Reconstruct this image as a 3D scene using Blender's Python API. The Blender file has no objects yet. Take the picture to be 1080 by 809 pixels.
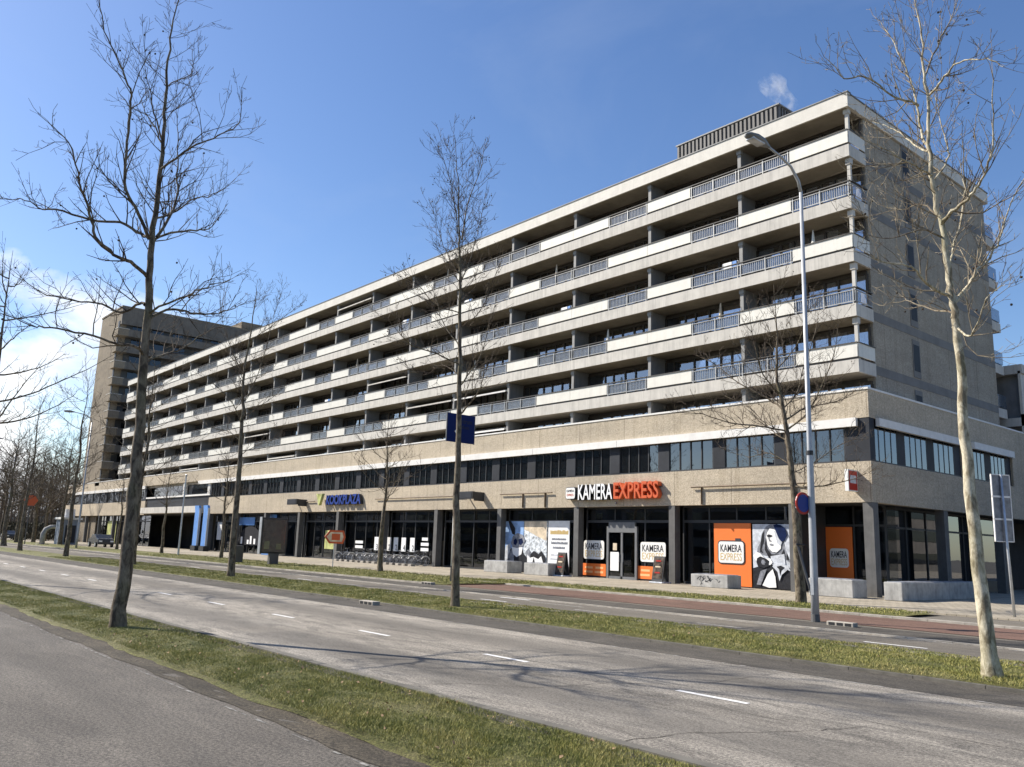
import bpy, math, random
import numpy as np
from mathutils import Vector, Matrix
R = math.radians
random.seed(7)
sc = bpy.context.scene
COL = sc.collection

# ------------------------------------------------------------------ object helpers
def tag(o, label=None, cat=None, group=None, kind=None):
    if label: o['label'] = label
    if cat: o['category'] = cat
    if group: o['group'] = group
    if kind: o['kind'] = kind
    return o

def empty(name, loc, rz=0.0, label=None, cat=None, group=None):
    o = bpy.data.objects.new(name, None)
    o.empty_display_size = 0.3
    COL.objects.link(o)
    o.location = loc
    o.rotation_euler = (0, 0, rz)
    return tag(o, label, cat, group)

class MB:
    def __init__(s, org=(0, 0, 0)):
        s.v = []; s.f = []; s.o = org
    def add(s, vs, fs):
        b = len(s.v); ox, oy, oz = s.o
        s.v += [(a[0] - ox, a[1] - oy, a[2] - oz) for a in vs]
        s.f += [tuple(b + i for i in f) for f in fs]
        return s
    def box(s, x0, x1, y0, y1, z0, z1):
        if x0 > x1: x0, x1 = x1, x0
        if y0 > y1: y0, y1 = y1, y0
        if z0 > z1: z0, z1 = z1, z0
        v = [(x, y, z) for x in (x0, x1) for y in (y0, y1) for z in (z0, z1)]
        return s.add(v, [(0, 1, 3, 2), (4, 6, 7, 5), (0, 4, 5, 1), (2, 3, 7, 6), (0, 2, 6, 4), (1, 5, 7, 3)])
    def tube(s, pts, rad, n=8, cap=True):
        pts = [Vector(p) for p in pts]
        if not hasattr(rad, '__len__'): rad = [rad] * len(pts)
        vs = []; fs = []
        m = len(pts)
        u = None
        for i in range(m):
            t = (pts[min(i + 1, m - 1)] - pts[max(i - 1, 0)])
            if t.length < 1e-9: t = Vector((0, 0, 1))
            t.normalize()
            if u is None:
                ref = Vector((0, 0, 1)) if abs(t.z) < 0.9 else Vector((1, 0, 0))
                u = t.cross(ref).normalized()
            else:
                u = u - t * u.dot(t)
                if u.length < 1e-6: u = t.orthogonal()
                u.normalize()
            w = t.cross(u)
            for k in range(n):
                a = 2 * math.pi * k / n
                q = pts[i] + (u * math.cos(a) + w * math.sin(a)) * rad[i]
                vs.append((q.x, q.y, q.z))
        for i in range(m - 1):
            for k in range(n):
                k2 = (k + 1) % n
                fs.append((i * n + k, i * n + k2, (i + 1) * n + k2, (i + 1) * n + k))
        if cap:
            fs.append(tuple(range(n - 1, -1, -1)))
            fs.append(tuple((m - 1) * n + k for k in range(n)))
        return s.add(vs, fs)
    def prism(s, poly, a0, a1, axis='Y'):
        # poly: 2D points; axis Y -> (x,z) extruded along Y; X -> (y,z) along X; Z -> (x,y) along Z
        def P(p, a):
            if axis == 'Y': return (p[0], a, p[1])
            if axis == 'X': return (a, p[0], p[1])
            return (p[0], p[1], a)
        n = len(poly)
        vs = [P(p, a0) for p in poly] + [P(p, a1) for p in poly]
        fs = [tuple(range(n)), tuple(range(2 * n - 1, n - 1, -1))]
        fs += [(i, i + n, (i + 1) % n + n, (i + 1) % n) for i in range(n)]
        return s.add(vs, fs)
    def sphere(s, c, r, n=8, m=6):
        vs = [(c[0], c[1], c[2] - r)]
        for j in range(1, m):
            a = -math.pi / 2 + math.pi * j / m
            for k in range(n):
                b = 2 * math.pi * k / n
                vs.append((c[0] + r * math.cos(a) * math.cos(b), c[1] + r * math.cos(a) * math.sin(b), c[2] + r * math.sin(a)))
        vs.append((c[0], c[1], c[2] + r))
        fs = [(0, 1 + (k + 1) % n, 1 + k) for k in range(n)]
        for j in range(m - 2):
            for k in range(n):
                a = 1 + j * n
                fs.append((a + k, a + (k + 1) % n, a + n + (k + 1) % n, a + n + k))
        a = 1 + (m - 2) * n
        fs += [(a + k, a + (k + 1) % n, len(vs) - 1) for k in range(n)]
        return s.add(vs, fs)
    def build(s, name, mat, parent=None, bevel=0, smooth=False, loc=None):
        me = bpy.data.meshes.new(name)
        me.from_pydata(s.v, [], s.f)
        me.validate()
        bmfix(me)
        o = bpy.data.objects.new(name, me)
        me.materials.append(mat)
        COL.objects.link(o)
        if parent: o.parent = parent
        if loc: o.location = loc
        elif parent is None: o.location = s.o
        if smooth:
            me.polygons.foreach_set('use_smooth', [True] * len(me.polygons))
        if bevel:
            m = o.modifiers.new('bevel', 'BEVEL'); m.width = bevel; m.segments = 2; m.limit_method = 'ANGLE'
        return o

def bmfix(me):
    import bmesh
    if len(me.polygons) > 60000: return
    b = bmesh.new(); b.from_mesh(me)
    bmesh.ops.recalc_face_normals(b, faces=b.faces)
    b.to_mesh(me); b.free()

def inst(src, name, parent=None, loc=(0, 0, 0), rz=0.0):
    o = src.copy(); o.name = name
    COL.objects.link(o); o.parent = parent; o.location = loc; o.rotation_euler = (0, 0, rz)
    return o

def copy_tree(o, parent=None):
    c = o.copy(); COL.objects.link(c); c.parent = parent
    for ch in o.children: copy_tree(ch, c)
    return c

def rrect(x0, x1, z0, z1, r, n=5):
    out = []
    for cx, cz, a0 in ((x1 - r, z1 - r, 0), (x0 + r, z1 - r, 90), (x0 + r, z0 + r, 180), (x1 - r, z0 + r, 270)):
        for k in range(n + 1):
            a = R(a0 + 90 * k / n)
            out.append((cx + r * math.cos(a), cz + r * math.sin(a)))
    return out

def text_obj(body, name, mat, x0, x1, z0, z1, y, depth, parent=None, facing='-Y', org=(0, 0, 0), bold=0.0, space=1.0):
    cu = bpy.data.curves.new(name, 'FONT'); cu.body = body; cu.size = 1.0
    cu.extrude = 0.5; cu.offset = bold; cu.resolution_u = 3; cu.space_character = space
    t = bpy.data.objects.new('tmp_text', cu); COL.objects.link(t)
    bpy.context.view_layer.update()
    dg = bpy.context.evaluated_depsgraph_get()
    me = bpy.data.meshes.new_from_object(t.evaluated_get(dg))
    bpy.data.objects.remove(t)
    co = np.array([v.co[:] for v in me.vertices])
    mn, mx = co.min(0), co.max(0)
    u = (co - mn) / np.maximum(mx - mn, 1e-6)
    a = x0 + u[:, 0] * (x1 - x0); b = z0 + u[:, 1] * (z1 - z0); d = u[:, 2] * depth
    if facing == '-Y': out = np.stack([a, y - d, b], 1)
    else: out = np.stack([y + d, a, b], 1)     # facing +X, 'y' is the x of the back
    out -= np.array(org)
    me.vertices.foreach_set('co', out.ravel().astype(np.float32)); me.update()
    me.name = name
    me.materials.clear(); me.materials.append(mat)
    o = bpy.data.objects.new(name, me); COL.objects.link(o)
    if parent: o.parent = parent
    else: o.location = org
    return o

# ------------------------------------------------------------------ materials
def newmat(name):
    m = bpy.data.materials.new(name); m.use_nodes = True
    nt = m.node_tree; nt.nodes.clear()
    out = nt.nodes.new('ShaderNodeOutputMaterial')
    return m, nt, out
def N(nt, t, **kw):
    n = nt.nodes.new(t)
    for k, v in kw.items():
        if k.startswith('in_'):
            n.inputs[k[3:].replace('_', ' ')].default_value = v
        else: setattr(n, k, v)
    return n
def ramp(nt, fac, stops):
    r = nt.nodes.new('ShaderNodeValToRGB')
    el = r.color_ramp.elements
    while len(el) < len(stops): el.new(0.5)
    for e, (p, c) in zip(el, stops):
        e.position = p; e.color = (*c, 1) if len(c) == 3 else c
    nt.links.new(fac, r.inputs[0]); return r.outputs[0]
def mixc(nt, fac, a, b, mode='MIX'):
    m = nt.nodes.new('ShaderNodeMix'); m.data_type = 'RGBA'; m.blend_type = mode
    for inp, val in ((m.inputs[0], fac), (m.inputs[6], a), (m.inputs[7], b)):
        if hasattr(val, 'is_output') or isinstance(val, bpy.types.NodeSocket): nt.links.new(val, inp)
        elif isinstance(val, (int, float)): inp.default_value = val
        else: inp.default_value = (*val, 1)
    return m.outputs[2]
def noise(nt, vec, scale, detail=4, rough=0.6, dist=0.0):
    n = N(nt, 'ShaderNodeTexNoise'); n.inputs['Scale'].default_value = scale
    n.inputs['Detail'].default_value = detail; n.inputs['Roughness'].default_value = rough
    n.inputs['Distortion'].default_value = dist
    nt.links.new(vec, n.inputs['Vector']); return n.outputs['Fac']
def pos(nt, scale=(1, 1, 1), obj=False):
    if obj: g = N(nt, 'ShaderNodeTexCoord').outputs['Object']
    else: g = N(nt, 'ShaderNodeNewGeometry').outputs['Position']
    mp = N(nt, 'ShaderNodeMapping'); mp.inputs['Scale'].default_value = scale
    nt.links.new(g, mp.inputs['Vector']); return mp.outputs['Vector']
def simple(name, col, rough=0.7, var=0.12, scale=3.0, metal=0.0, bump=0.0, bscale=60.0, spec=0.5, streak=0.0, obj=False):
    m, nt, out = newmat(name)
    b = N(nt, 'ShaderNodeBsdfPrincipled')
    b.inputs['Roughness'].default_value = rough; b.inputs['Metallic'].default_value = metal
    b.inputs['Specular IOR Level'].default_value = spec
    p = pos(nt, obj=obj)
    dark = tuple(c * (1 - var * 2) for c in col); lite = tuple(min(1, c * (1 + var)) for c in col)
    c = ramp(nt, noise(nt, p, scale, 6, 0.65), [(0.3, dark), (0.62, lite)])
    if streak:
        ps = pos(nt, (2.5, 2.5, 0.15), obj)
        f = noise(nt, ps, 1.6, 6, 0.78)
        s = ramp(nt, f, [(0.45, (1, 1, 1)), (0.75, (1 - streak,) * 3)])
        c = mixc(nt, 1.0, c, s, 'MULTIPLY')
    nt.links.new(c, b.inputs['Base Color'])
    if bump:
        bn = N(nt, 'ShaderNodeBump'); bn.inputs['Strength'].default_value = bump; bn.inputs['Distance'].default_value = 0.01
        nt.links.new(noise(nt, p, bscale, 3, 0.6), bn.inputs['Height']); nt.links.new(bn.outputs[0], b.inputs['Normal'])
    nt.links.new(b.outputs[0], out.inputs[0]); return m
def glass_mat(name, tint=(0.35, 0.38, 0.4), f0=0.08, body=(0.01, 0.012, 0.014), trans=0.6, rough=0.01):
    m, nt, out = newmat(name)
    tr = N(nt, 'ShaderNodeBsdfTransparent'); tr.inputs[0].default_value = (*tint, 1)
    gl = N(nt, 'ShaderNodeBsdfGlossy'); gl.inputs['Roughness'].default_value = rough
    gl.inputs['Color'].default_value = (0.9, 0.93, 1, 1)
    df = N(nt, 'ShaderNodeBsdfDiffuse'); df.inputs[0].default_value = (*body, 1)
    m0 = N(nt, 'ShaderNodeMixShader'); m0.inputs[0].default_value = trans
    nt.links.new(df.outputs[0], m0.inputs[1]); nt.links.new(tr.outputs[0], m0.inputs[2])
    lw = N(nt, 'ShaderNodeFresnel'); lw.inputs['IOR'].default_value = 1.6
    ma = N(nt, 'ShaderNodeMath', operation='ADD'); ma.inputs[1].default_value = f0
    nt.links.new(lw.outputs[0], ma.inputs[0])
    # slight waviness so that reflections break up from pane to pane
    bn = N(nt, 'ShaderNodeBump'); bn.inputs['Strength'].default_value = 0.05; bn.inputs['Distance'].default_value = 0.02
    nt.links.new(noise(nt, pos(nt), 0.9, 2, 0.5), bn.inputs['Height']); nt.links.new(bn.outputs[0], gl.inputs['Normal'])
    mx = N(nt, 'ShaderNodeMixShader'); nt.links.new(ma.outputs[0], mx.inputs[0])
    nt.links.new(m0.outputs[0], mx.inputs[1]); nt.links.new(gl.outputs[0], mx.inputs[2])
    nt.links.new(mx.outputs[0], out.inputs[0]); return m
def asphalt(name, lo, hi, grain=0.35, along=0.25, cracks=True, stain=0.35, tracks=None):
    m, nt, out = newmat(name)
    b = N(nt, 'ShaderNodeBsdfPrincipled'); b.inputs['Roughness'].default_value = 0.85
    b.inputs['Specular IOR Level'].default_value = 0.3
    p = pos(nt)
    big = noise(nt, pos(nt, (along, 1, 1)), 0.55, 6, 0.65, 0.4)
    c = ramp(nt, big, [(0.3, lo), (0.68, hi)])
    mid = noise(nt, pos(nt, (0.35, 1.3, 1)), 2.3, 8, 0.75, 0.8)
    c = mixc(nt, 1.0, c, ramp(nt, mid, [(0.36, (1 - stain,) * 3), (0.58, (1.08, 1.07, 1.05))]), 'MULTIPLY')
    fine = noise(nt, p, 30, 3, 0.85)
    c = mixc(nt, 1.0, c, ramp(nt, fine, [(0.42, (1 - grain,) * 3), (0.58, (1 + grain, 1 + grain, 1 + grain * .95))]), 'MULTIPLY')
    fine2 = noise(nt, p, 95, 2, 0.8)
    c = mixc(nt, 1.0, c, ramp(nt, fine2, [(0.4, (1 - grain * .8,) * 3), (0.6, (1 + grain * .8,) * 3)]), 'MULTIPLY')
    if tracks:
        # oily band worn along each lane
        sx = N(nt, 'ShaderNodeSeparateXYZ'); nt.links.new(N(nt, 'ShaderNodeNewGeometry').outputs['Position'], sx.inputs[0])
        wob = noise(nt, pos(nt, (0.12, 0.12, 1)), 1.0, 3, 0.6)
        for y0, w, k in tracks:
            a = N(nt, 'ShaderNodeMath', operation='ADD'); nt.links.new(sx.outputs['Y'], a.inputs[0])
            w2 = N(nt, 'ShaderNodeMath', operation='MULTIPLY_ADD'); nt.links.new(wob, w2.inputs[0]); w2.inputs[1].default_value = 0.9; w2.inputs[2].default_value = -y0 - 0.45
            nt.links.new(w2.outputs[0], a.inputs[1])
            ab = N(nt, 'ShaderNodeMath', operation='ABSOLUTE'); nt.links.new(a.outputs[0], ab.inputs[0])
            mr = N(nt, 'ShaderNodeMapRange'); mr.interpolation_type = 'SMOOTHSTEP'
            mr.inputs['From Min'].default_value = 0; mr.inputs['From Max'].default_value = w
            mr.inputs['To Min'].default_value = k; mr.inputs['To Max'].default_value = 0
            nt.links.new(ab.outputs[0], mr.inputs['Value'])
            mu = N(nt, 'ShaderNodeMath', operation='MULTIPLY'); nt.links.new(mr.outputs[0], mu.inputs[0]); nt.links.new(mid, mu.inputs[1])
            c = mixc(nt, mu.outputs[0], c, tuple(x * 0.45 for x in lo))
    if cracks:
        vb = N(nt, 'ShaderNodeTexVoronoi'); vb.distance = 'CHEBYCHEV'; vb.inputs['Scale'].default_value = 1.0
        nt.links.new(pos(nt, (0.16, 0.33, 1)), vb.inputs['Vector'])
        c = mixc(nt, 1.0, c, ramp(nt, vb.outputs['Color'], [(0.15, (0.88, 0.88, 0.88)), (0.3, (0.97, 0.97, 0.97)), (0.8, (1.06, 1.05, 1.03))]), 'MULTIPLY')
        vo = N(nt, 'ShaderNodeTexVoronoi'); vo.feature = 'DISTANCE_TO_EDGE'; vo.inputs['Scale'].default_value = 0.22
        mv = N(nt, 'ShaderNodeVectorMath', operation='ADD'); nt.links.new(p, mv.inputs[0])
        nn = N(nt, 'ShaderNodeTexNoise'); nn.inputs['Scale'].default_value = 0.9; nn.inputs['Detail'].default_value = 5; nt.links.new(p, nn.inputs['Vector'])
        sc_ = N(nt, 'ShaderNodeVectorMath', operation='SCALE'); sc_.inputs['Scale'].default_value = 1.6; nt.links.new(nn.outputs['Color'], sc_.inputs[0])
        nt.links.new(sc_.outputs[0], mv.inputs[1]); nt.links.new(mv.outputs[0], vo.inputs['Vector'])
        ck = ramp(nt, vo.outputs['Distance'], [(0.0, (0.5, 0.5, 0.5)), (0.006, (1, 1, 1))])
        c = mixc(nt, 0.35, c, ck, 'MULTIPLY')
    nt.links.new(c, b.inputs['Base Color'])
    bn = N(nt, 'ShaderNodeBump'); bn.inputs['Strength'].default_value = 0.6; bn.inputs['Distance'].default_value = 0.006
    nt.links.new(noise(nt, p, 90, 3, 0.8), bn.inputs['Height']); nt.links.new(bn.outputs[0], b.inputs['Normal'])
    nt.links.new(b.outputs[0], out.inputs[0]); return m
def pebble(name, c0, c1, sc0=9.0, panel=None, weather=0.3):
    m, nt, out = newmat(name)
    b = N(nt, 'ShaderNodeBsdfPrincipled'); b.inputs['Roughness'].default_value = 0.9; b.inputs['Specular IOR Level'].default_value = 0.2
    p = pos(nt)
    c = ramp(nt, noise(nt, p, sc0, 8, 0.85), [(0.34, c0), (0.66, c1)])
    vo = N(nt, 'ShaderNodeTexVoronoi'); vo.inputs['Scale'].default_value = 22; nt.links.new(p, vo.inputs['Vector'])
    c = mixc(nt, 0.45, c, ramp(nt, vo.outputs['Color'], [(0.1, (0.55, 0.5, 0.45)), (0.8, (1.25, 1.22, 1.15))]), 'MULTIPLY')
    c = mixc(nt, 1.0, c, ramp(nt, noise(nt, pos(nt, (0.25, 0.25, 0.8)), 0.8, 5, 0.7), [(0.35, (1 - weather,) * 3), (0.65, (1.05, 1.04, 1.02))]), 'MULTIPLY')
    st = noise(nt, pos(nt, (1.7, 1.7, 0.08)), 1.5, 6, 0.75)
    c = mixc(nt, 1.0, c, ramp(nt, st, [(0.5, (1, 1, 1)), (0.78, (0.72, 0.70, 0.66))]), 'MULTIPLY')
    if panel:
        br = N(nt, 'ShaderNodeSeparateXYZ'); nt.links.new(N(nt, 'ShaderNodeNewGeometry').outputs['Position'], br.inputs[0])
        for ax, per, off in panel:
            a = N(nt, 'ShaderNodeMath', operation='ADD'); a.inputs[1].default_value = off; nt.links.new(br.outputs[ax], a.inputs[0])
            pp = N(nt, 'ShaderNodeMath', operation='PINGPONG'); pp.inputs[1].default_value = per / 2; nt.links.new(a.outputs[0], pp.inputs[0])
            c = mixc(nt, 1.0, c, ramp(nt, pp.outputs[0], [(0.0, (0.45, 0.43, 0.4)), (0.03, (1, 1, 1))]), 'MULTIPLY')
    nt.links.new(c, b.inputs['Base Color'])
    bn = N(nt, 'ShaderNodeBump'); bn.inputs['Strength'].default_value = 0.5; bn.inputs['Distance'].default_value = 0.02
    nt.links.new(vo.outputs['Distance'], bn.inputs['Height']); nt.links.new(bn.outputs[0], b.inputs['Normal'])
    nt.links.new(b.outputs[0], out.inputs[0]); return m
def bark_mat(name, base, pale, dark, moss=0.15):
    m, nt, out = newmat(name)
    b = N(nt, 'ShaderNodeBsdfPrincipled'); b.inputs['Roughness'].default_value = 0.9; b.inputs['Specular IOR Level'].default_value = 0.2
    p = pos(nt, (1, 1, 0.45))
    c = ramp(nt, noise(nt, p, 9, 5, 0.6, 0.6), [(0.38, dark), (0.48, base), (0.6, pale)])
    c = mixc(nt, 1.0, c, ramp(nt, noise(nt, pos(nt, (1, 1, 0.3)), 60, 4, 0.7), [(0.3, (0.65,) * 3), (0.7, (1.15,) * 3)]), 'MULTIPLY')
    mo = ramp(nt, noise(nt, pos(nt), 1.6, 3, 0.6), [(0.5, (0, 0, 0)), (0.7, (moss,) * 3)])
    c = mixc(nt, mo, c, (0.10, 0.12, 0.03))
    nt.links.new(c, b.inputs['Base Color'])
    bn = N(nt, 'ShaderNodeBump'); bn.inputs['Strength'].default_value = 0.6; bn.inputs['Distance'].default_value = 0.01
    nt.links.new(noise(nt, p, 30, 5, 0.7), bn.inputs['Height']); nt.links.new(bn.outputs[0], b.inputs['Normal'])
    nt.links.new(b.outputs[0], out.inputs[0]); return m
def grass_mat(name, blades=False):
    m, nt, out = newmat(name)
    b = N(nt, 'ShaderNodeBsdfPrincipled'); b.inputs['Roughness'].default_value = 0.7; b.inputs['Specular IOR Level'].default_value = 0.25
    p = pos(nt)
    c = ramp(nt, noise(nt, p, 1.1, 6, 0.7), [(0.36, (0.13, 0.155, 0.03)), (0.5, (0.27, 0.262, 0.068)), (0.62, (0.43, 0.38, 0.17))])
    c = mixc(nt, 0.55, c, ramp(nt, noise(nt, p, 9, 5, 0.8), [(0.35, (0.10, 0.12, 0.025)), (0.65, (0.38, 0.35, 0.15))]))
    if blades:
        g = N(nt, 'ShaderNodeNewGeometry')
        c = mixc(nt, 1.0, c, ramp(nt, g.outputs['Random Per Island'], [(0.0, (0.55, 0.6, 0.5)), (0.7, (1.2, 1.2, 1.1)), (0.88, (1.5, 1.35, 1.3)), (1.0, (1.7, 1.55, 1.4))]), 'MULTIPLY')
        b.inputs['Subsurface Weight'].default_value = 0.0
    else:
        c = mixc(nt, 1.0, c, ramp(nt, noise(nt, p, 45, 4, 0.8), [(0.38, (0.25,) * 3), (0.62, (0.95,) * 3)]), 'MULTIPLY')
        bn = N(nt, 'ShaderNodeBump'); bn.inputs['Strength'].default_value = 1; bn.inputs['Distance'].default_value = 0.05
        nt.links.new(noise(nt, p, 30, 5, 0.8), bn.inputs['Height']); nt.links.new(bn.outputs[0], b.inputs['Normal'])
    nt.links.new(c, b.inputs['Base Color'])
    nt.links.new(b.outputs[0], out.inputs[0]); return m
def brickpave(name, c1, c2, mortar, s=1.0):
    m, nt, out = newmat(name)
    b = N(nt, 'ShaderNodeBsdfPrincipled'); b.inputs['Roughness'].default_value = 0.85
    t = N(nt, 'ShaderNodeTexBrick'); t.inputs['Color1'].default_value = (*c1, 1); t.inputs['Color2'].default_value = (*c2, 1); t.inputs['Mortar'].default_value = (*mortar, 1)
    t.inputs['Scale'].default_value = s; t.inputs['Mortar Size'].default_value = 0.012; t.inputs['Brick Width'].default_value = 0.3; t.inputs['Row Height'].default_value = 0.3
    nt.links.new(pos(nt), t.inputs['Vector'])
    c = mixc(nt, 1.0, t.outputs['Color'], ramp(nt, noise(nt, pos(nt), 0.7, 6, 0.7), [(0.35, (0.7, 0.69, 0.66)), (0.62, (1.1, 1.08, 1.04))]), 'MULTIPLY')
    c = mixc(nt, 1.0, c, ramp(nt, noise(nt, pos(nt), 25, 4, 0.8), [(0.3, (0.75,) * 3), (0.7, (1.2,) * 3)]), 'MULTIPLY')
    nt.links.new(c, b.inputs['Base Color']); nt.links.new(b.outputs[0], out.inputs[0]); return m
def emis(name, col, s):
    m, nt, out = newmat(name); e = N(nt, 'ShaderNodeEmission'); e.inputs[0].default_value = (*col, 1); e.inputs[1].default_value = s
    nt.links.new(e.outputs[0], out.inputs[0]); return m

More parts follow.
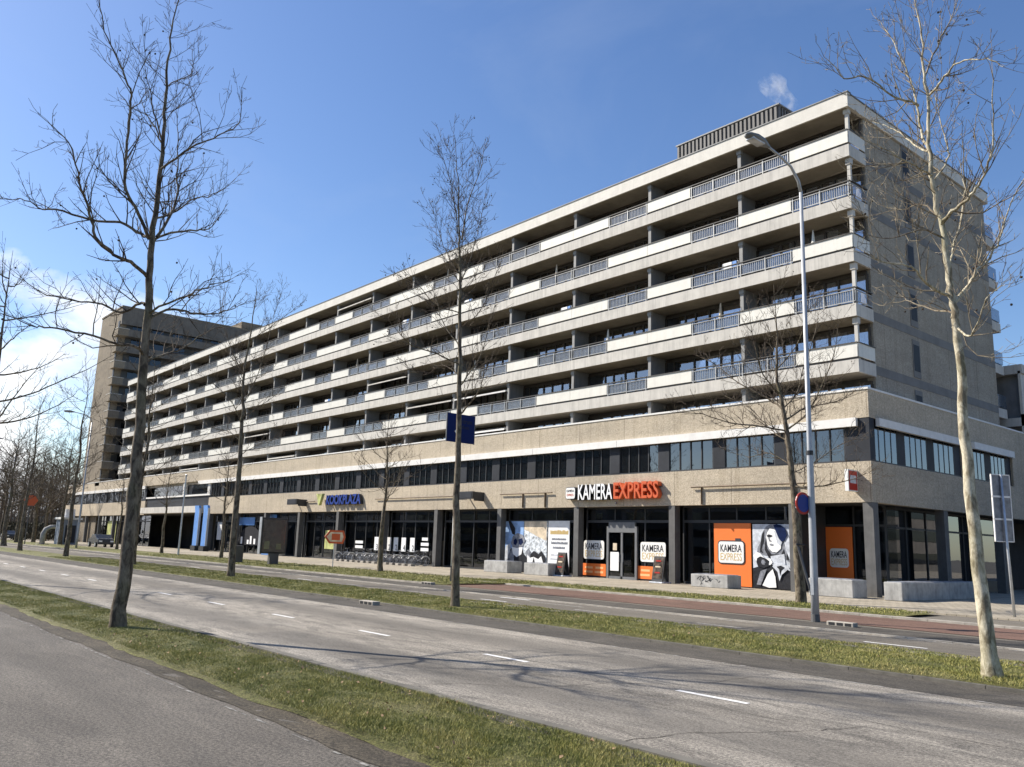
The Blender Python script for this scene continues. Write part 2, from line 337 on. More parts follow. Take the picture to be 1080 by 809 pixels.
M = {
 'asph_near': asphalt('asphalt_near', (0.085, 0.076, 0.066), (0.135, 0.122, 0.106), 0.42, 0.5, False, 0.2, [(1.2, 0.9, 0.5), (2.9, 0.5, 0.5)]),
 'asph_mid': asphalt('asphalt_middle', (0.19, 0.172, 0.148), (0.345, 0.318, 0.278), 0.42, 0.22, True, 0.5, [(7.4, 1.0, 1.1), (10.4, 1.2, 1.2)]),
 'asph_far': asphalt('asphalt_far', (0.14, 0.124, 0.102), (0.2, 0.18, 0.15), 0.28, 0.2, True, 0.3, [(17.9, 1.3, 0.6)]),
 'gutter': asphalt('gutter_brick', (0.06, 0.054, 0.045), (0.105, 0.094, 0.08), 0.35, 1.0, False, 0.3),
 'soil': asphalt('soil_edge', (0.05, 0.042, 0.03), (0.09, 0.075, 0.055), 0.5, 1.0, False, 0.4),
 'earth': asphalt('earth', (0.12, 0.11, 0.09), (0.17, 0.155, 0.13), 0.3, 1.0, False, 0.3),
 'red': asphalt('red_asphalt', (0.13, 0.08, 0.06), (0.175, 0.105, 0.08), 0.25, 0.3, False, 0.25),
 'pave': brickpave('paving', (0.34, 0.30, 0.235), (0.41, 0.365, 0.29), (0.16, 0.14, 0.11), 1.0),
 'kerb': simple('kerb_concrete', (0.36, 0.33, 0.28), 0.85, 0.2, 2.0, bump=0.3),
 'kerbdark': simple('kerb_dark', (0.13, 0.12, 0.10), 0.85, 0.2, 2.0, bump=0.3),
 'paint': simple('road_paint', (0.72, 0.71, 0.68), 0.7, 0.12, 9.0),
 'paintfaint': simple('faint_paint', (0.22, 0.21, 0.19), 0.85, 0.4, 14.0),
 'paintworn': simple('worn_paint', (0.40, 0.38, 0.34), 0.8, 0.3, 14.0),
 'grass': grass_mat('grass_ground'), 'blades': grass_mat('grass_blade', True),
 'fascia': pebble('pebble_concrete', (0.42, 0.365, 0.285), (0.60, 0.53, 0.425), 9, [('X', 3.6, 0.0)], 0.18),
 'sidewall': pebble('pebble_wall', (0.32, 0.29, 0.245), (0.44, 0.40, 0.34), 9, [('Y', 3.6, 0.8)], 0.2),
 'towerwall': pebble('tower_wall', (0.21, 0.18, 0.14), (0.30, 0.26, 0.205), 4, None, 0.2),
 'towerdark': simple('tower_spandrel_shade', (0.15, 0.135, 0.115), 0.85, 0.15, 0.8, streak=0.3),  # darker than the tower wall: shade of the side face is in the colour
 'glassdark': glass_mat('dark_glass', (0.3, 0.32, 0.35), 0.0, trans=0.3),
 'caseglass': glass_mat('case_glass', (0.9, 0.9, 0.9), 0.0, trans=1.0, rough=0.3),
 'conc': simple('painted_concrete', (0.57, 0.54, 0.485), 0.8, 0.06, 1.3, streak=0.32),
 'roofedge': simple('roof_edge', (0.64, 0.61, 0.545), 0.7, 0.05, 1.3, streak=0.14),
 'white': simple('white_coping', (0.74, 0.72, 0.68), 0.6, 0.05, 2.0),
 'cream': simple('cream_panel', (0.72, 0.695, 0.62), 0.55, 0.04, 1.5, streak=0.12),
 'undershade': simple('slab_shade_sheet', (0.27, 0.24, 0.195), 0.9, 0.12, 0.8, streak=0.1),  # darker than the slab: the shade below it is put into the colour
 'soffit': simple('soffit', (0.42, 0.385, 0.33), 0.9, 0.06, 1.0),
 'divider': simple('divider_grey', (0.22, 0.225, 0.235), 0.7, 0.1, 1.0, streak=0.2),
 'postwhite': simple('divider_edge', (0.27, 0.265, 0.255), 0.7, 0.1, 1.0),
 'column': simple('column_dark', (0.11, 0.108, 0.104), 0.65, 0.12, 2.0, streak=0.3),
 'darkframe': simple('dark_frame', (0.035, 0.036, 0.038), 0.5, 0.1, 2.0),
 'greyframe': simple('grey_frame', (0.16, 0.165, 0.17), 0.5, 0.1, 2.0),
 'bluegrey': simple('grey_cladding', (0.032, 0.035, 0.042), 0.6, 0.15, 0.7, spec=0.2),
 'brown': simple('brown_frame', (0.05, 0.04, 0.032), 0.6, 0.15, 2.0),
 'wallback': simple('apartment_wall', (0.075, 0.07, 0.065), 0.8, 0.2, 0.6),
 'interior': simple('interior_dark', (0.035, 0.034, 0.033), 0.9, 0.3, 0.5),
 'curtain': simple('curtain', (0.85, 0.85, 0.83), 0.9, 0.08, 6.0),
 'curtaingrey': simple('grey_blind', (0.30, 0.31, 0.33), 0.9, 0.1, 3.0),
 'band': simple('side_band', (0.18, 0.172, 0.162), 0.8, 0.1, 1.0),
 'rail': simple('rail_grey', (0.36, 0.36, 0.35), 0.5, 0.1, 2.0, metal=0.3),
 'handrail': simple('handrail', (0.06, 0.055, 0.05), 0.6, 0.1, 2.0),
 'plant': simple('corrugated_dark', (0.10, 0.095, 0.09), 0.6, 0.1, 1.0),
 'glass': glass_mat('window_glass', (0.88, 0.9, 0.92), 0.2, trans=0.92),
 'glassband': glass_mat('band_glass', (0.35, 0.38, 0.4), 0.10, trans=0.35),
 'shopglass': glass_mat('shop_glass', (0.8, 0.82, 0.82), 0.0, trans=0.9),
 'railglass': glass_mat('rail_glass', (0.75, 0.8, 0.82), 0.10, body=(0.25, 0.28, 0.32), trans=0.55, rough=0.1),
 'steel': simple('galvanised', (0.52, 0.54, 0.56), 0.4, 0.08, 5.0, metal=0.55),
 'lampwhite': simple('lamp_pole', (0.42, 0.43, 0.44), 0.45, 0.06, 3.0, metal=0.25),
 'black': simple('black', (0.02, 0.02, 0.021), 0.5, 0.1, 2.0),
 'rubber': simple('rubber', (0.02, 0.02, 0.02), 0.8, 0.1, 2.0),
 'orange': simple('sign_orange', (0.85, 0.19, 0.03), 0.5, 0.02, 1.0),
 'orangepale': simple('pale_orange', (0.95, 0.50, 0.22), 0.5, 0.03, 1.0),
 'redorange': simple('letter_orange', (0.62, 0.11, 0.03), 0.45, 0.03, 1.0),
 'signwhite': simple('sign_white', (0.83, 0.82, 0.78), 0.5, 0.02, 1.0),
 'letterwhite': simple('letter_white', (0.88, 0.88, 0.88), 0.4, 0.02, 1.0),
 'letterdark': simple('letter_side', (0.035, 0.035, 0.04), 0.5, 0.02, 1.0),
 'navy': simple('sign_blue', (0.006, 0.018, 0.10), 0.7, 0.03, 1.0, spec=0.15),
 'roadblue': simple('disc_blue', (0.01, 0.04, 0.25), 0.4, 0.03, 1.0),
 'roadred': simple('sign_red', (0.45, 0.03, 0.02), 0.4, 0.03, 1.0),
 'skyblue': simple('banner_blue', (0.11, 0.27, 0.62), 0.55, 0.08, 1.2),
 'bench': simple('bench_concrete', (0.40, 0.395, 0.375), 0.85, 0.16, 2.4, bump=0.3, streak=0.35),
 'wood': simple('wood_panel', (0.16, 0.11, 0.065), 0.7, 0.25, 2.0),
 'gold': simple('gold_letter', (0.62, 0.44, 0.16), 0.5, 0.05, 1.0),
 'p_grey1': simple('poster_pale', (0.56, 0.59, 0.64), 0.6, 0.18, 4.5),
 'p_plate': simple('sign_back', (0.22, 0.23, 0.25), 0.45, 0.2, 4.0, metal=0.3),
 'p_grey2': simple('poster_mid', (0.22, 0.23, 0.26), 0.6, 0.35, 5.0),
 'p_grey3': simple('poster_dark', (0.03, 0.031, 0.036), 0.8, 0.2, 5.0, spec=0.1),
 'p_white': simple('poster_white', (0.85, 0.85, 0.84), 0.6, 0.05, 3.0),
 'p_navy': simple('poster_navy', (0.008, 0.018, 0.065), 0.8, 0.15, 5.0, spec=0.1),
 'p_green': simple('poster_green', (0.42, 0.44, 0.16), 0.6, 0.3, 1.5),
 'p_brown': simple('poster_brown', (0.10, 0.08, 0.065), 0.8, 0.45, 4.0, spec=0.1),
 'p_sky': simple('poster_sky', (0.28, 0.45, 0.75), 0.6, 0.25, 1.2),
 'p_snow': simple('poster_snow', (0.62, 0.66, 0.72), 0.6, 0.45, 6.5),
 'p_sand': simple('poster_sand', (0.70, 0.58, 0.42), 0.6, 0.25, 1.2),
 'bark_pale': bark_mat('bark_pale', (0.42, 0.37, 0.26), (0.62, 0.56, 0.42), (0.22, 0.18, 0.12), 0.25),
 'bark': bark_mat('bark_grey', (0.155, 0.125, 0.09), (0.24, 0.2, 0.145), (0.07, 0.055, 0.042), 0.25),
 'twig': bark_mat('twig_bark', (0.11, 0.085, 0.065), (0.17, 0.135, 0.10), (0.06, 0.045, 0.035), 0.15),
 'twig_pale': bark_mat('twig_pale', (0.22, 0.18, 0.13), (0.34, 0.29, 0.21), (0.12, 0.09, 0.07), 0.15),
 'farbark': bark_mat('bark_far', (0.15, 0.12, 0.09), (0.2, 0.16, 0.12), (0.1, 0.08, 0.06), 0.1),
 'conifer': simple('conifer', (0.04, 0.07, 0.025), 0.8, 0.3, 9.0),
 'seed': simple('seed_ball', (0.05, 0.035, 0.022), 0.9, 0.2, 20.0),
 'carwhite': simple('car_white', (0.75, 0.76, 0.76), 0.3, 0.02, 1.0),
 'cardark': simple('car_dark', (0.03, 0.035, 0.045), 0.25, 0.02, 1.0),
 'carglass': simple('car_glass', (0.02, 0.025, 0.03), 0.08, 0.02, 1.0),
 'kiosk': simple('kiosk_blue', (0.20, 0.24, 0.30), 0.6, 0.1, 1.0),
 'pendant': emis('pendant_light', (1.0, 0.93, 0.8), 2.2),
}
CAMF=888.7748
CAMM=[[0.650628, 0.758717, 0.032135], [-0.122422, 0.146556, -0.981598], [-0.749464, 0.634721, 0.188237]]
HERO = {
'left':([(-16.36,4.83,-0.1),(-16.35,4.86,1.1),(-16.36,4.84,2.47),(-16.37,4.81,3.69),(-16.38,4.76,4.95),(-16.4,4.71,6.25),(-16.41,4.66,7.29),(-16.41,4.66,8.36),(-16.42,4.65,9.36),(-16.43,4.6,10.16),(-16.43,4.58,10.88),(-16.44,4.56,11.83),(-16.42,4.62,12.49),(-16.43,4.59,13.14)],[
([(-16.43,4.6,7.33),(-16.28,4.32,7.73),(-16.19,4.03,8.09),(-16.07,3.92,8.59),(-15.94,3.87,9.29),(-15.82,3.81,9.8),(-15.73,3.65,10.09),(-15.68,3.4,10.44),(-15.63,3.14,10.88),(-15.55,3.0,11.35)],0.055),
([(-16.43,4.6,7.37),(-16.79,4.54,7.51),(-17.13,4.24,7.76),(-17.5,3.78,7.79),(-17.88,3.22,7.97),(-18.14,3.02,7.97),(-18.41,2.76,8.18),(-18.71,2.37,8.17)],0.055),
([(-16.42,4.64,6.59),(-16.22,4.27,6.74),(-16.07,4.03,6.72),(-15.98,3.64,6.9),(-15.85,3.43,7.21),(-15.73,3.25,7.56),(-15.6,3.1,7.76),(-15.46,3.02,7.9),(-15.36,2.81,8.32),(-15.3,2.47,8.53)],0.06),
([(-16.39,4.73,7.4),(-16.68,5.03,8.05),(-16.91,5.19,8.54),(-17.15,5.21,9.08),(-17.38,5.23,9.91),(-17.61,5.19,10.65)],0.05),
([(-16.41,4.67,7.31),(-16.69,5.07,7.65),(-16.83,5.61,7.9),(-17.01,5.92,8.07),(-17.18,6.19,8.47)],0.045),
([(-16.42,4.64,8.75),(-15.98,4.87,9.02),(-15.65,5.04,9.16),(-15.32,5.32,9.34),(-15.01,5.56,9.51),(-14.8,5.53,9.67)],0.04),
([(-16.43,4.58,10.36),(-16.66,4.73,10.79),(-16.75,5.11,11.13),(-16.9,5.21,11.5),(-17.01,5.39,11.85)],0.025),
([(-16.43,4.62,9.35),(-16.9,4.53,9.91),(-17.26,4.44,10.33),(-17.58,4.37,10.86)],0.03),
([(-16.41,4.67,6.03),(-16.71,4.65,6.11),(-16.99,4.42,5.92),(-17.27,4.12,6.09),(-17.59,3.66,6.13),(-17.9,3.18,6.24),(-18.17,2.84,6.54)],0.05),
([(-16.39,4.74,5.04),(-16.13,4.53,5.13),(-16.0,4.13,5.09),(-15.95,3.59,5.17),(-15.91,3.03,5.16),(-15.81,2.73,5.13),(-15.77,2.24,5.24)],0.05),
([(-16.38,4.76,5.76),(-16.61,5.25,6.1),(-16.77,5.64,6.13),(-16.89,6.1,6.23),(-17.01,6.49,6.42),(-17.09,6.96,6.72)],0.045),
([(-16.38,4.76,5.88),(-15.91,4.85,5.95),(-15.52,5.03,6.06),(-15.18,5.18,6.13),(-14.86,5.31,6.22),(-14.52,5.57,6.33)],0.04),
([(-16.37,4.81,4.94),(-16.77,5.27,5.23),(-17.06,5.64,5.43),(-17.27,6.14,5.88),(-17.47,6.6,6.15)],0.04),
([(-16.4,4.7,7.78),(-16.88,5.19,8.22),(-17.21,5.63,8.7),(-17.49,6.11,9.04),(-17.73,6.63,9.62)],0.035),
([(-16.42,4.65,9.36),(-16.11,4.34,9.74),(-15.88,4.15,10.06),(-15.69,3.89,10.56)],0.03),
 ]),
'right':([(-5.11,13.6,-0.1),(-5.17,13.58,1.08),(-5.22,13.56,2.18),(-5.24,13.55,3.32),(-5.23,13.56,4.37),(-5.26,13.55,5.33),(-5.29,13.53,5.81),(-5.32,13.52,6.27),(-5.36,13.51,7.04),(-5.42,13.48,7.41),(-5.44,13.48,7.78),(-5.46,13.47,8.45),(-5.43,13.48,9.19),(-5.46,13.47,9.7),(-5.48,13.46,10.41),(-5.51,13.45,11.14),(-5.53,13.44,11.69)],[
([(-5.34,13.51,5.86),(-5.48,13.12,5.99),(-5.49,12.86,6.1),(-5.54,12.61,6.18),(-5.76,12.31,6.2),(-5.9,12.05,6.31)],0.045),
([(-5.27,13.54,5.72),(-5.17,13.91,6.07),(-5.12,14.17,6.38),(-5.01,14.44,6.63),(-4.94,14.67,6.97),(-4.86,14.9,7.5),(-4.57,15.19,8.27)],0.055),
([(-5.36,13.51,7.04),(-5.1,13.31,7.15),(-4.87,13.18,7.19),(-4.66,13.07,7.32),(-4.49,12.95,7.43),(-4.3,12.84,7.78),(-4.22,12.71,8.23),(-4.14,12.58,8.8)],0.05),
([(-5.32,13.52,6.27),(-5.41,14.04,6.79),(-5.43,14.44,7.39),(-5.45,14.8,8.08),(-5.61,15.08,8.76)],0.035),
([(-5.46,13.47,8.42),(-5.65,13.7,8.75),(-5.78,13.87,9.45),(-5.92,14.02,9.96),(-6.08,14.14,10.49),(-6.31,14.23,11.15),(-6.59,14.3,11.71)],0.04),
([(-5.41,13.49,9.34),(-5.16,13.28,9.34),(-4.93,13.14,9.45),(-4.66,13.03,9.43),(-4.34,12.96,9.29),(-4.09,12.88,9.01)],0.035),
([(-5.58,13.42,9.18),(-5.53,13.08,9.11),(-5.71,12.74,9.17),(-5.95,12.41,9.46),(-6.16,12.1,9.39),(-6.18,11.88,9.5),(-6.25,11.64,9.62)],0.035),
([(-5.49,13.46,8.34),(-5.87,13.86,8.74),(-6.22,14.14,9.2),(-6.56,14.38,9.54),(-6.95,14.58,9.88)],0.03),
([(-5.44,13.48,7.91),(-5.43,12.79,7.85),(-5.53,12.24,7.93),(-5.68,11.72,7.98)],0.03),
([(-5.44,13.48,7.78),(-5.37,13.96,8.32),(-5.49,14.25,8.81),(-5.67,14.5,9.44),(-5.81,14.73,10.0)],0.03),
([(-5.31,13.53,5.57),(-5.81,13.91,5.82),(-6.3,14.16,6.09),(-6.81,14.35,6.16)],0.025),
([(-5.4,13.49,7.16),(-5.8,13.86,7.64),(-6.25,14.07,7.72),(-6.74,14.24,8.03)],0.025),
([(-5.26,13.55,5.33),(-4.96,13.2,5.06),(-4.72,12.95,5.19),(-4.51,12.72,5.46),(-4.19,12.56,5.56)],0.03),
([(-5.45,13.47,9.7),(-5.4,13.9,10.39),(-5.32,14.24,10.96),(-5.25,14.54,11.53),(-5.23,14.81,12.13)],0.028),
([(-5.38,13.5,6.84),(-5.37,12.7,6.73),(-5.52,12.04,6.45),(-5.72,11.43,6.44)],0.028),
 ]),
'mid':([(-18.44,13.9,-0.1),(-18.48,13.85,2.08),(-18.5,13.81,3.6),(-18.51,13.8,5.17),(-18.54,13.76,6.78),(-18.58,13.71,8.43),(-18.61,13.67,9.55),(-18.65,13.61,10.4),(-18.68,13.57,11.56),(-18.74,13.5,12.44),(-18.8,13.42,13.48)],[
([(-18.6,13.68,10.32),(-18.88,14.04,11.55),(-18.92,14.51,12.92),(-19.11,14.73,13.69)],0.035),
([(-18.5,13.82,5.25),(-17.85,13.79,5.63),(-17.42,13.69,5.95),(-17.09,13.53,6.53)],0.045),
([(-18.52,13.79,6.05),(-18.68,14.29,6.61),(-18.78,14.68,7.11),(-18.89,15.01,8.04),(-19.0,15.32,8.86)],0.035),
([(-18.55,13.75,6.67),(-18.65,12.77,6.89),(-18.6,12.2,6.92),(-18.55,11.7,7.21),(-18.47,11.27,7.49)],0.035),
([(-18.57,13.73,7.19),(-19.3,13.65,7.99),(-19.76,13.7,8.81),(-20.21,13.71,9.4)],0.03),
([(-18.58,13.72,8.15),(-18.59,12.9,8.2),(-18.62,12.26,8.66),(-18.66,11.66,8.8)],0.028),
([(-18.67,13.59,10.49),(-18.48,13.3,11.27),(-18.48,12.91,12.3),(-18.44,12.6,12.62)],0.03),
([(-18.6,13.69,8.99),(-18.81,14.21,10.02),(-18.99,14.58,11.05),(-19.17,14.87,11.95)],0.03),
([(-18.61,13.68,9.27),(-19.22,13.58,10.11),(-19.64,13.55,10.95),(-20.02,13.53,11.8)],0.025),
([(-18.57,13.73,7.74),(-17.79,13.78,8.01),(-17.25,13.75,8.71),(-16.8,13.69,9.13)],0.025),
([(-18.55,13.76,6.37),(-19.37,13.74,6.76),(-20.05,13.64,6.55),(-20.8,13.35,6.9)],0.025),
 ]),
'front':([(-16.93,28.3,-0.1),(-16.96,28.28,1.91),(-17.02,28.24,3.8),(-17.11,28.19,5.02),(-17.17,28.15,5.91),(-17.25,28.11,6.81),(-17.38,28.03,7.72),(-17.46,27.98,8.64),(-17.41,28.01,9.75),(-17.45,27.99,11.0),(-17.48,27.97,12.03)],[
([(-17.19,28.14,6.27),(-17.83,27.26,6.43),(-18.54,26.47,6.51),(-19.2,25.74,6.81),(-20.0,24.95,6.86)],0.05),
([(-17.29,28.08,7.1),(-18.1,28.35,7.66),(-19.27,28.2,8.35),(-20.31,28.08,9.25),(-21.2,28.02,9.77)],0.05),
([(-17.18,28.15,6.73),(-16.92,29.06,7.26),(-16.42,29.92,7.5),(-15.73,30.83,7.92)],0.05),
([(-17.13,28.18,6.37),(-16.34,28.05,6.82),(-15.64,28.02,7.8),(-15.08,27.96,8.94),(-14.79,27.76,9.98)],0.05),
([(-17.26,28.1,7.17),(-17.13,28.78,7.8),(-17.09,29.25,8.79),(-16.83,29.8,10.37),(-16.8,30.19,11.61)],0.04),
([(-17.07,28.22,4.25),(-16.42,28.15,4.16),(-15.64,28.29,4.24),(-14.84,28.47,4.43),(-14.22,28.56,4.68)],0.05),
([(-17.39,28.02,7.72),(-17.47,27.09,8.32),(-17.43,26.46,9.47),(-17.28,25.97,10.62)],0.04),
([(-17.46,27.98,8.64),(-16.6,27.99,9.43),(-16.12,27.91,10.43),(-15.9,27.71,11.26)],0.035),
([(-17.14,28.18,5.02),(-18.08,28.36,5.52),(-19.02,28.37,5.43),(-20.04,28.26,5.74)],0.03),
([(-17.09,28.2,4.67),(-16.8,29.26,5.17),(-16.27,30.23,5.88),(-15.91,31.03,6.23)],0.03),
([(-17.17,28.15,5.91),(-18.21,28.79,6.42),(-19.4,29.01,7.51),(-20.61,29.13,8.13)],0.035),
 ]),
'second':([(-34.76,14.5,-0.1),(-34.77,14.48,2.35),(-34.78,14.45,4.33),(-34.8,14.4,6.36),(-34.81,14.38,7.39),(-34.85,14.28,8.63),(-34.81,14.38,10.11),(-34.78,14.44,11.62),(-34.76,14.49,12.94)],[
([(-34.8,14.4,6.36),(-34.58,13.8,7.28),(-34.6,12.92,7.97),(-34.56,12.27,8.27)],0.04),
([(-34.81,14.38,7.39),(-34.96,14.9,8.53),(-35.08,15.27,9.89),(-35.19,15.61,11.73),(-35.27,15.98,13.17)],0.04),
([(-34.8,14.4,6.77),(-34.08,14.73,7.15),(-33.43,15.23,7.76),(-32.93,15.5,8.36)],0.035),
([(-34.85,14.28,8.63),(-35.57,13.96,9.73),(-36.14,13.64,11.06),(-36.57,13.54,12.45)],0.035),
([(-34.79,14.41,5.75),(-35.57,14.1,6.18),(-36.28,13.53,6.38),(-36.9,13.09,6.8)],0.03),
([(-34.81,14.38,10.11),(-34.1,14.96,10.74),(-33.52,15.52,11.39),(-33.07,15.84,11.8)],0.03),
([(-34.79,14.42,5.14),(-35.04,15.21,5.64),(-35.19,15.91,5.93),(-35.3,16.57,6.65)],0.03),
 ]),
}
# ------------------------------------------------------------------ camera, sun, sky
cam = bpy.data.cameras.new('camera'); camo = bpy.data.objects.new('camera', cam); COL.objects.link(camo)
cam.sensor_width = 36; cam.lens = CAMF / 1080 * 36; cam.clip_end = 6000; cam.clip_start = 0.05
r2 = Vector(CAMM[0]); d2 = Vector(CAMM[1]); f2 = Vector(CAMM[2])
camo.matrix_world = Matrix(((r2.x, -d2.x, -f2.x, 0), (r2.y, -d2.y, -f2.y, 0), (r2.z, -d2.z, -f2.z, 1.75), (0, 0, 0, 1)))
sc.camera = camo
AZ, EL = R(30), R(40)
sd = Vector((-math.cos(AZ) * math.cos(EL), -math.sin(AZ) * math.cos(EL), math.sin(EL)))
sun = bpy.data.lights.new('sun', 'SUN'); suno = bpy.data.objects.new('sun', sun); COL.objects.link(suno)
sun.energy = 5.0; sun.angle = R(0.53); sun.color = (1.0, 0.93, 0.825)
suno.rotation_euler = sd.to_track_quat('Z', 'Y').to_euler(); suno.location = (-20, -30, 60)
w = bpy.data.worlds.new('World'); sc.world = w; w.use_nodes = True
nt = w.node_tree; nt.nodes.clear()
sky = N(nt, 'ShaderNodeTexSky'); sky.sky_type = 'NISHITA'; sky.sun_disc = False
sky.sun_elevation = EL; sky.sun_rotation = math.atan2(sd.x, sd.y); sky.air_density = 1.0; sky.dust_density = 0.5; sky.ozone_density = 2.2
bg = N(nt, 'ShaderNodeBackground'); bg.inputs[1].default_value = 0.086
tc = N(nt, 'ShaderNodeTexCoord').outputs['Generated']
sep = N(nt, 'ShaderNodeSeparateXYZ'); nt.links.new(tc, sep.inputs[0])
# cumulus low in the sky toward the end of the street
mp = N(nt, 'ShaderNodeMapping'); mp.inputs['Scale'].default_value = (1, 1, 1.9); mp.inputs['Location'].default_value = (0.35, 0.1, 0.2); nt.links.new(tc, mp.inputs['Vector'])
cn = noise(nt, mp.outputs[0], 5.0, 9, 0.55, 0.25)
elev = N(nt, 'ShaderNodeMapRange'); elev.inputs['From Min'].default_value = 0.05; elev.inputs['From Max'].default_value = 0.36; elev.inputs['To Min'].default_value = 0.10; elev.inputs['To Max'].default_value = -0.22
nt.links.new(sep.outputs['Z'], elev.inputs['Value'])
side = N(nt, 'ShaderNodeMapRange'); side.inputs['From Min'].default_value = 0.55; side.inputs['From Max'].default_value = 0.92; side.inputs['To Min'].default_value = -0.25; side.inputs['To Max'].default_value = 0.05
nx = N(nt, 'ShaderNodeMath', operation='MULTIPLY'); nx.inputs[1].default_value = -1; nt.links.new(sep.outputs['X'], nx.inputs[0]); nt.links.new(nx.outputs[0], side.inputs['Value'])
a1 = N(nt, 'ShaderNodeMath', operation='ADD'); nt.links.new(cn, a1.inputs[0]); nt.links.new(elev.outputs[0], a1.inputs[1])
a2 = N(nt, 'ShaderNodeMath', operation='ADD'); nt.links.new(a1.outputs[0], a2.inputs[0]); nt.links.new(side.outputs[0], a2.inputs[1])
cf = ramp(nt, a2.outputs[0], [(0.50, (0, 0, 0)), (0.68, (1, 1, 1))])
cshade = ramp(nt, noise(nt, mp.outputs[0], 9, 5, 0.6), [(0.3, (7.0, 7.2, 7.6)), (0.7, (10.5, 10.4, 10.2))])
# thin veil of haze and wisps
veil = ramp(nt, noise(nt, mp.outputs[0], 2.2, 6, 0.6, 0.6), [(0.5, (0, 0, 0)), (0.8, (0.14, 0.14, 0.14))])
hs = N(nt, 'ShaderNodeHueSaturation'); hs.inputs['Hue'].default_value = 0.507; hs.inputs['Saturation'].default_value = 1.16; hs.inputs['Value'].default_value = 1.22
nt.links.new(sky.outputs[0], hs.inputs['Color'])
skyc = mixc(nt, veil, hs.outputs[0], (5.0, 5.6, 6.6))
skyc = mixc(nt, cf, skyc, cshade)
nt.links.new(skyc, bg.inputs[0])
wo = N(nt, 'ShaderNodeOutputWorld'); nt.links.new(bg.outputs[0], wo.inputs[0])
sc.view_settings.view_transform = 'Standard'; sc.view_settings.look = 'None'; sc.view_settings.gamma = 1.0
sc.view_settings.exposure = 0.66
sc.cycles.max_bounces = 6; sc.cycles.transparent_max_bounces = 12; sc.cycles.caustics_reflective = False; sc.cycles.caustics_refractive = False

# ------------------------------------------------------------------ ground, roads
def sheet(name, x0, x1, y0, y1, z, mat, kind='structure', jit=0.0, step=0.3, thick=0.0, jy=(1, 1), z2=None):
    mb = MB(); rnd = random.Random(hash(name) % 1000 if False else len(name) * 31 + int(abs(y0) * 10))
    if jit <= 0:
        if thick: mb.box(x0, x1, y0, y1, z - thick, z)
        else: mb.add([(x0, y0, z), (x1, y0, z), (x1, y1, z), (x0, y1, z)], [(0, 1, 2, 3)])
    else:
        n = int((x1 - x0) / step); ny = 6
        vs = []; pa = pb = 0
        for i in range(n + 1):
            x = x0 + (x1 - x0) * i / n
            pa = pa * .8 + rnd.uniform(-jit, jit) * .5; pb = pb * .8 + rnd.uniform(-jit, jit) * .5
            a = y0 + pa * jy[0]; b = y1 + pb * jy[1]
            for j in range(ny + 1):
                t = j / ny
                edge = min(t, 1 - t) * 2
                zz = z + thick * min(1, edge * 2.5) + (rnd.uniform(-.008, .008) if 0 < j < ny else 0)
                vs.append((x, a + (b - a) * t, zz))
        fs = [(i * (ny + 1) + j, (i + 1) * (ny + 1) + j, (i + 1) * (ny + 1) + j + 1, i * (ny + 1) + j + 1) for i in range(n) for j in range(ny)]
        mb.add(vs, fs)
    o = mb.build(name, mat); o['kind'] = kind
    return o
sheet('ground', -1500, 1500, -1500, 1500, -0.03, M['earth'])
sheet('road_near', -260, 60, -14, 4.1, 0.0, M['asph_near'])
sheet('verge_soil_near', -200, 40, 3.86, 4.6, 0.006, M['soil'], jit=0.08)
sheet('road_middle', -260, 60, 5.86, 11.88, 0.0, M['asph_mid'])
sheet('gutter_middle', -260, 60, 11.88, 13.1, 0.004, M['gutter'])
sheet('road_far', -260, 60, 16.0, 19.35, 0.0, M['asph_far'])
sheet('gutter_far', -260, 60, 19.35, 21.25, 0.004, M['gutter'])
sheet('service_lane', -260, 60, 21.25, 28.9, 0.0, M['asph_far'])
sheet('cycle_path', -33, 60, 21.6, 24.95, 0.012, M['red'], jit=0.05, step=0.5)
sheet('pavement', -260, 60, 28.6, 36.9, 0.05, M['pave'], thick=0.1)
sheet('pavement_verge', -260, -30, 27.0, 28.6, 0.046, M['pave'], thick=0.1)
sheet('pavement_side', -21, 60, 36.9, 120, 0.05, M['pave'], thick=0.1)
# kerbs
for nm, x0, x1, y0, y1, zt, mt in (('kerb_median', -200, 40, 5.76, 5.88, 0.10, 'kerbdark'), ('kerb_middle', -200, 40, 13.02, 13.14, 0.05, 'kerbdark'),
        ('kerb_far', -200, 40, 15.98, 16.08, 0.05, 'kerbdark'), ('kerb_cycle_path', -32, 60, 24.95, 25.25, 0.07, 'kerb'),
        ('kerb_lawn', -160, -30, 21.3, 21.45, 0.06, 'kerb'), ('kerb_gutter', -200, 60, 19.28, 19.40, 0.03, 'kerb')):
    mb = MB(); x = x0
    while x < x1:
        mb.box(x, min(x + 0.99, x1), y0, y1, -0.05, zt + random.uniform(-.004, .004)); x += 1.0
    mb.build(nm, M[mt])['kind'] = 'structure'
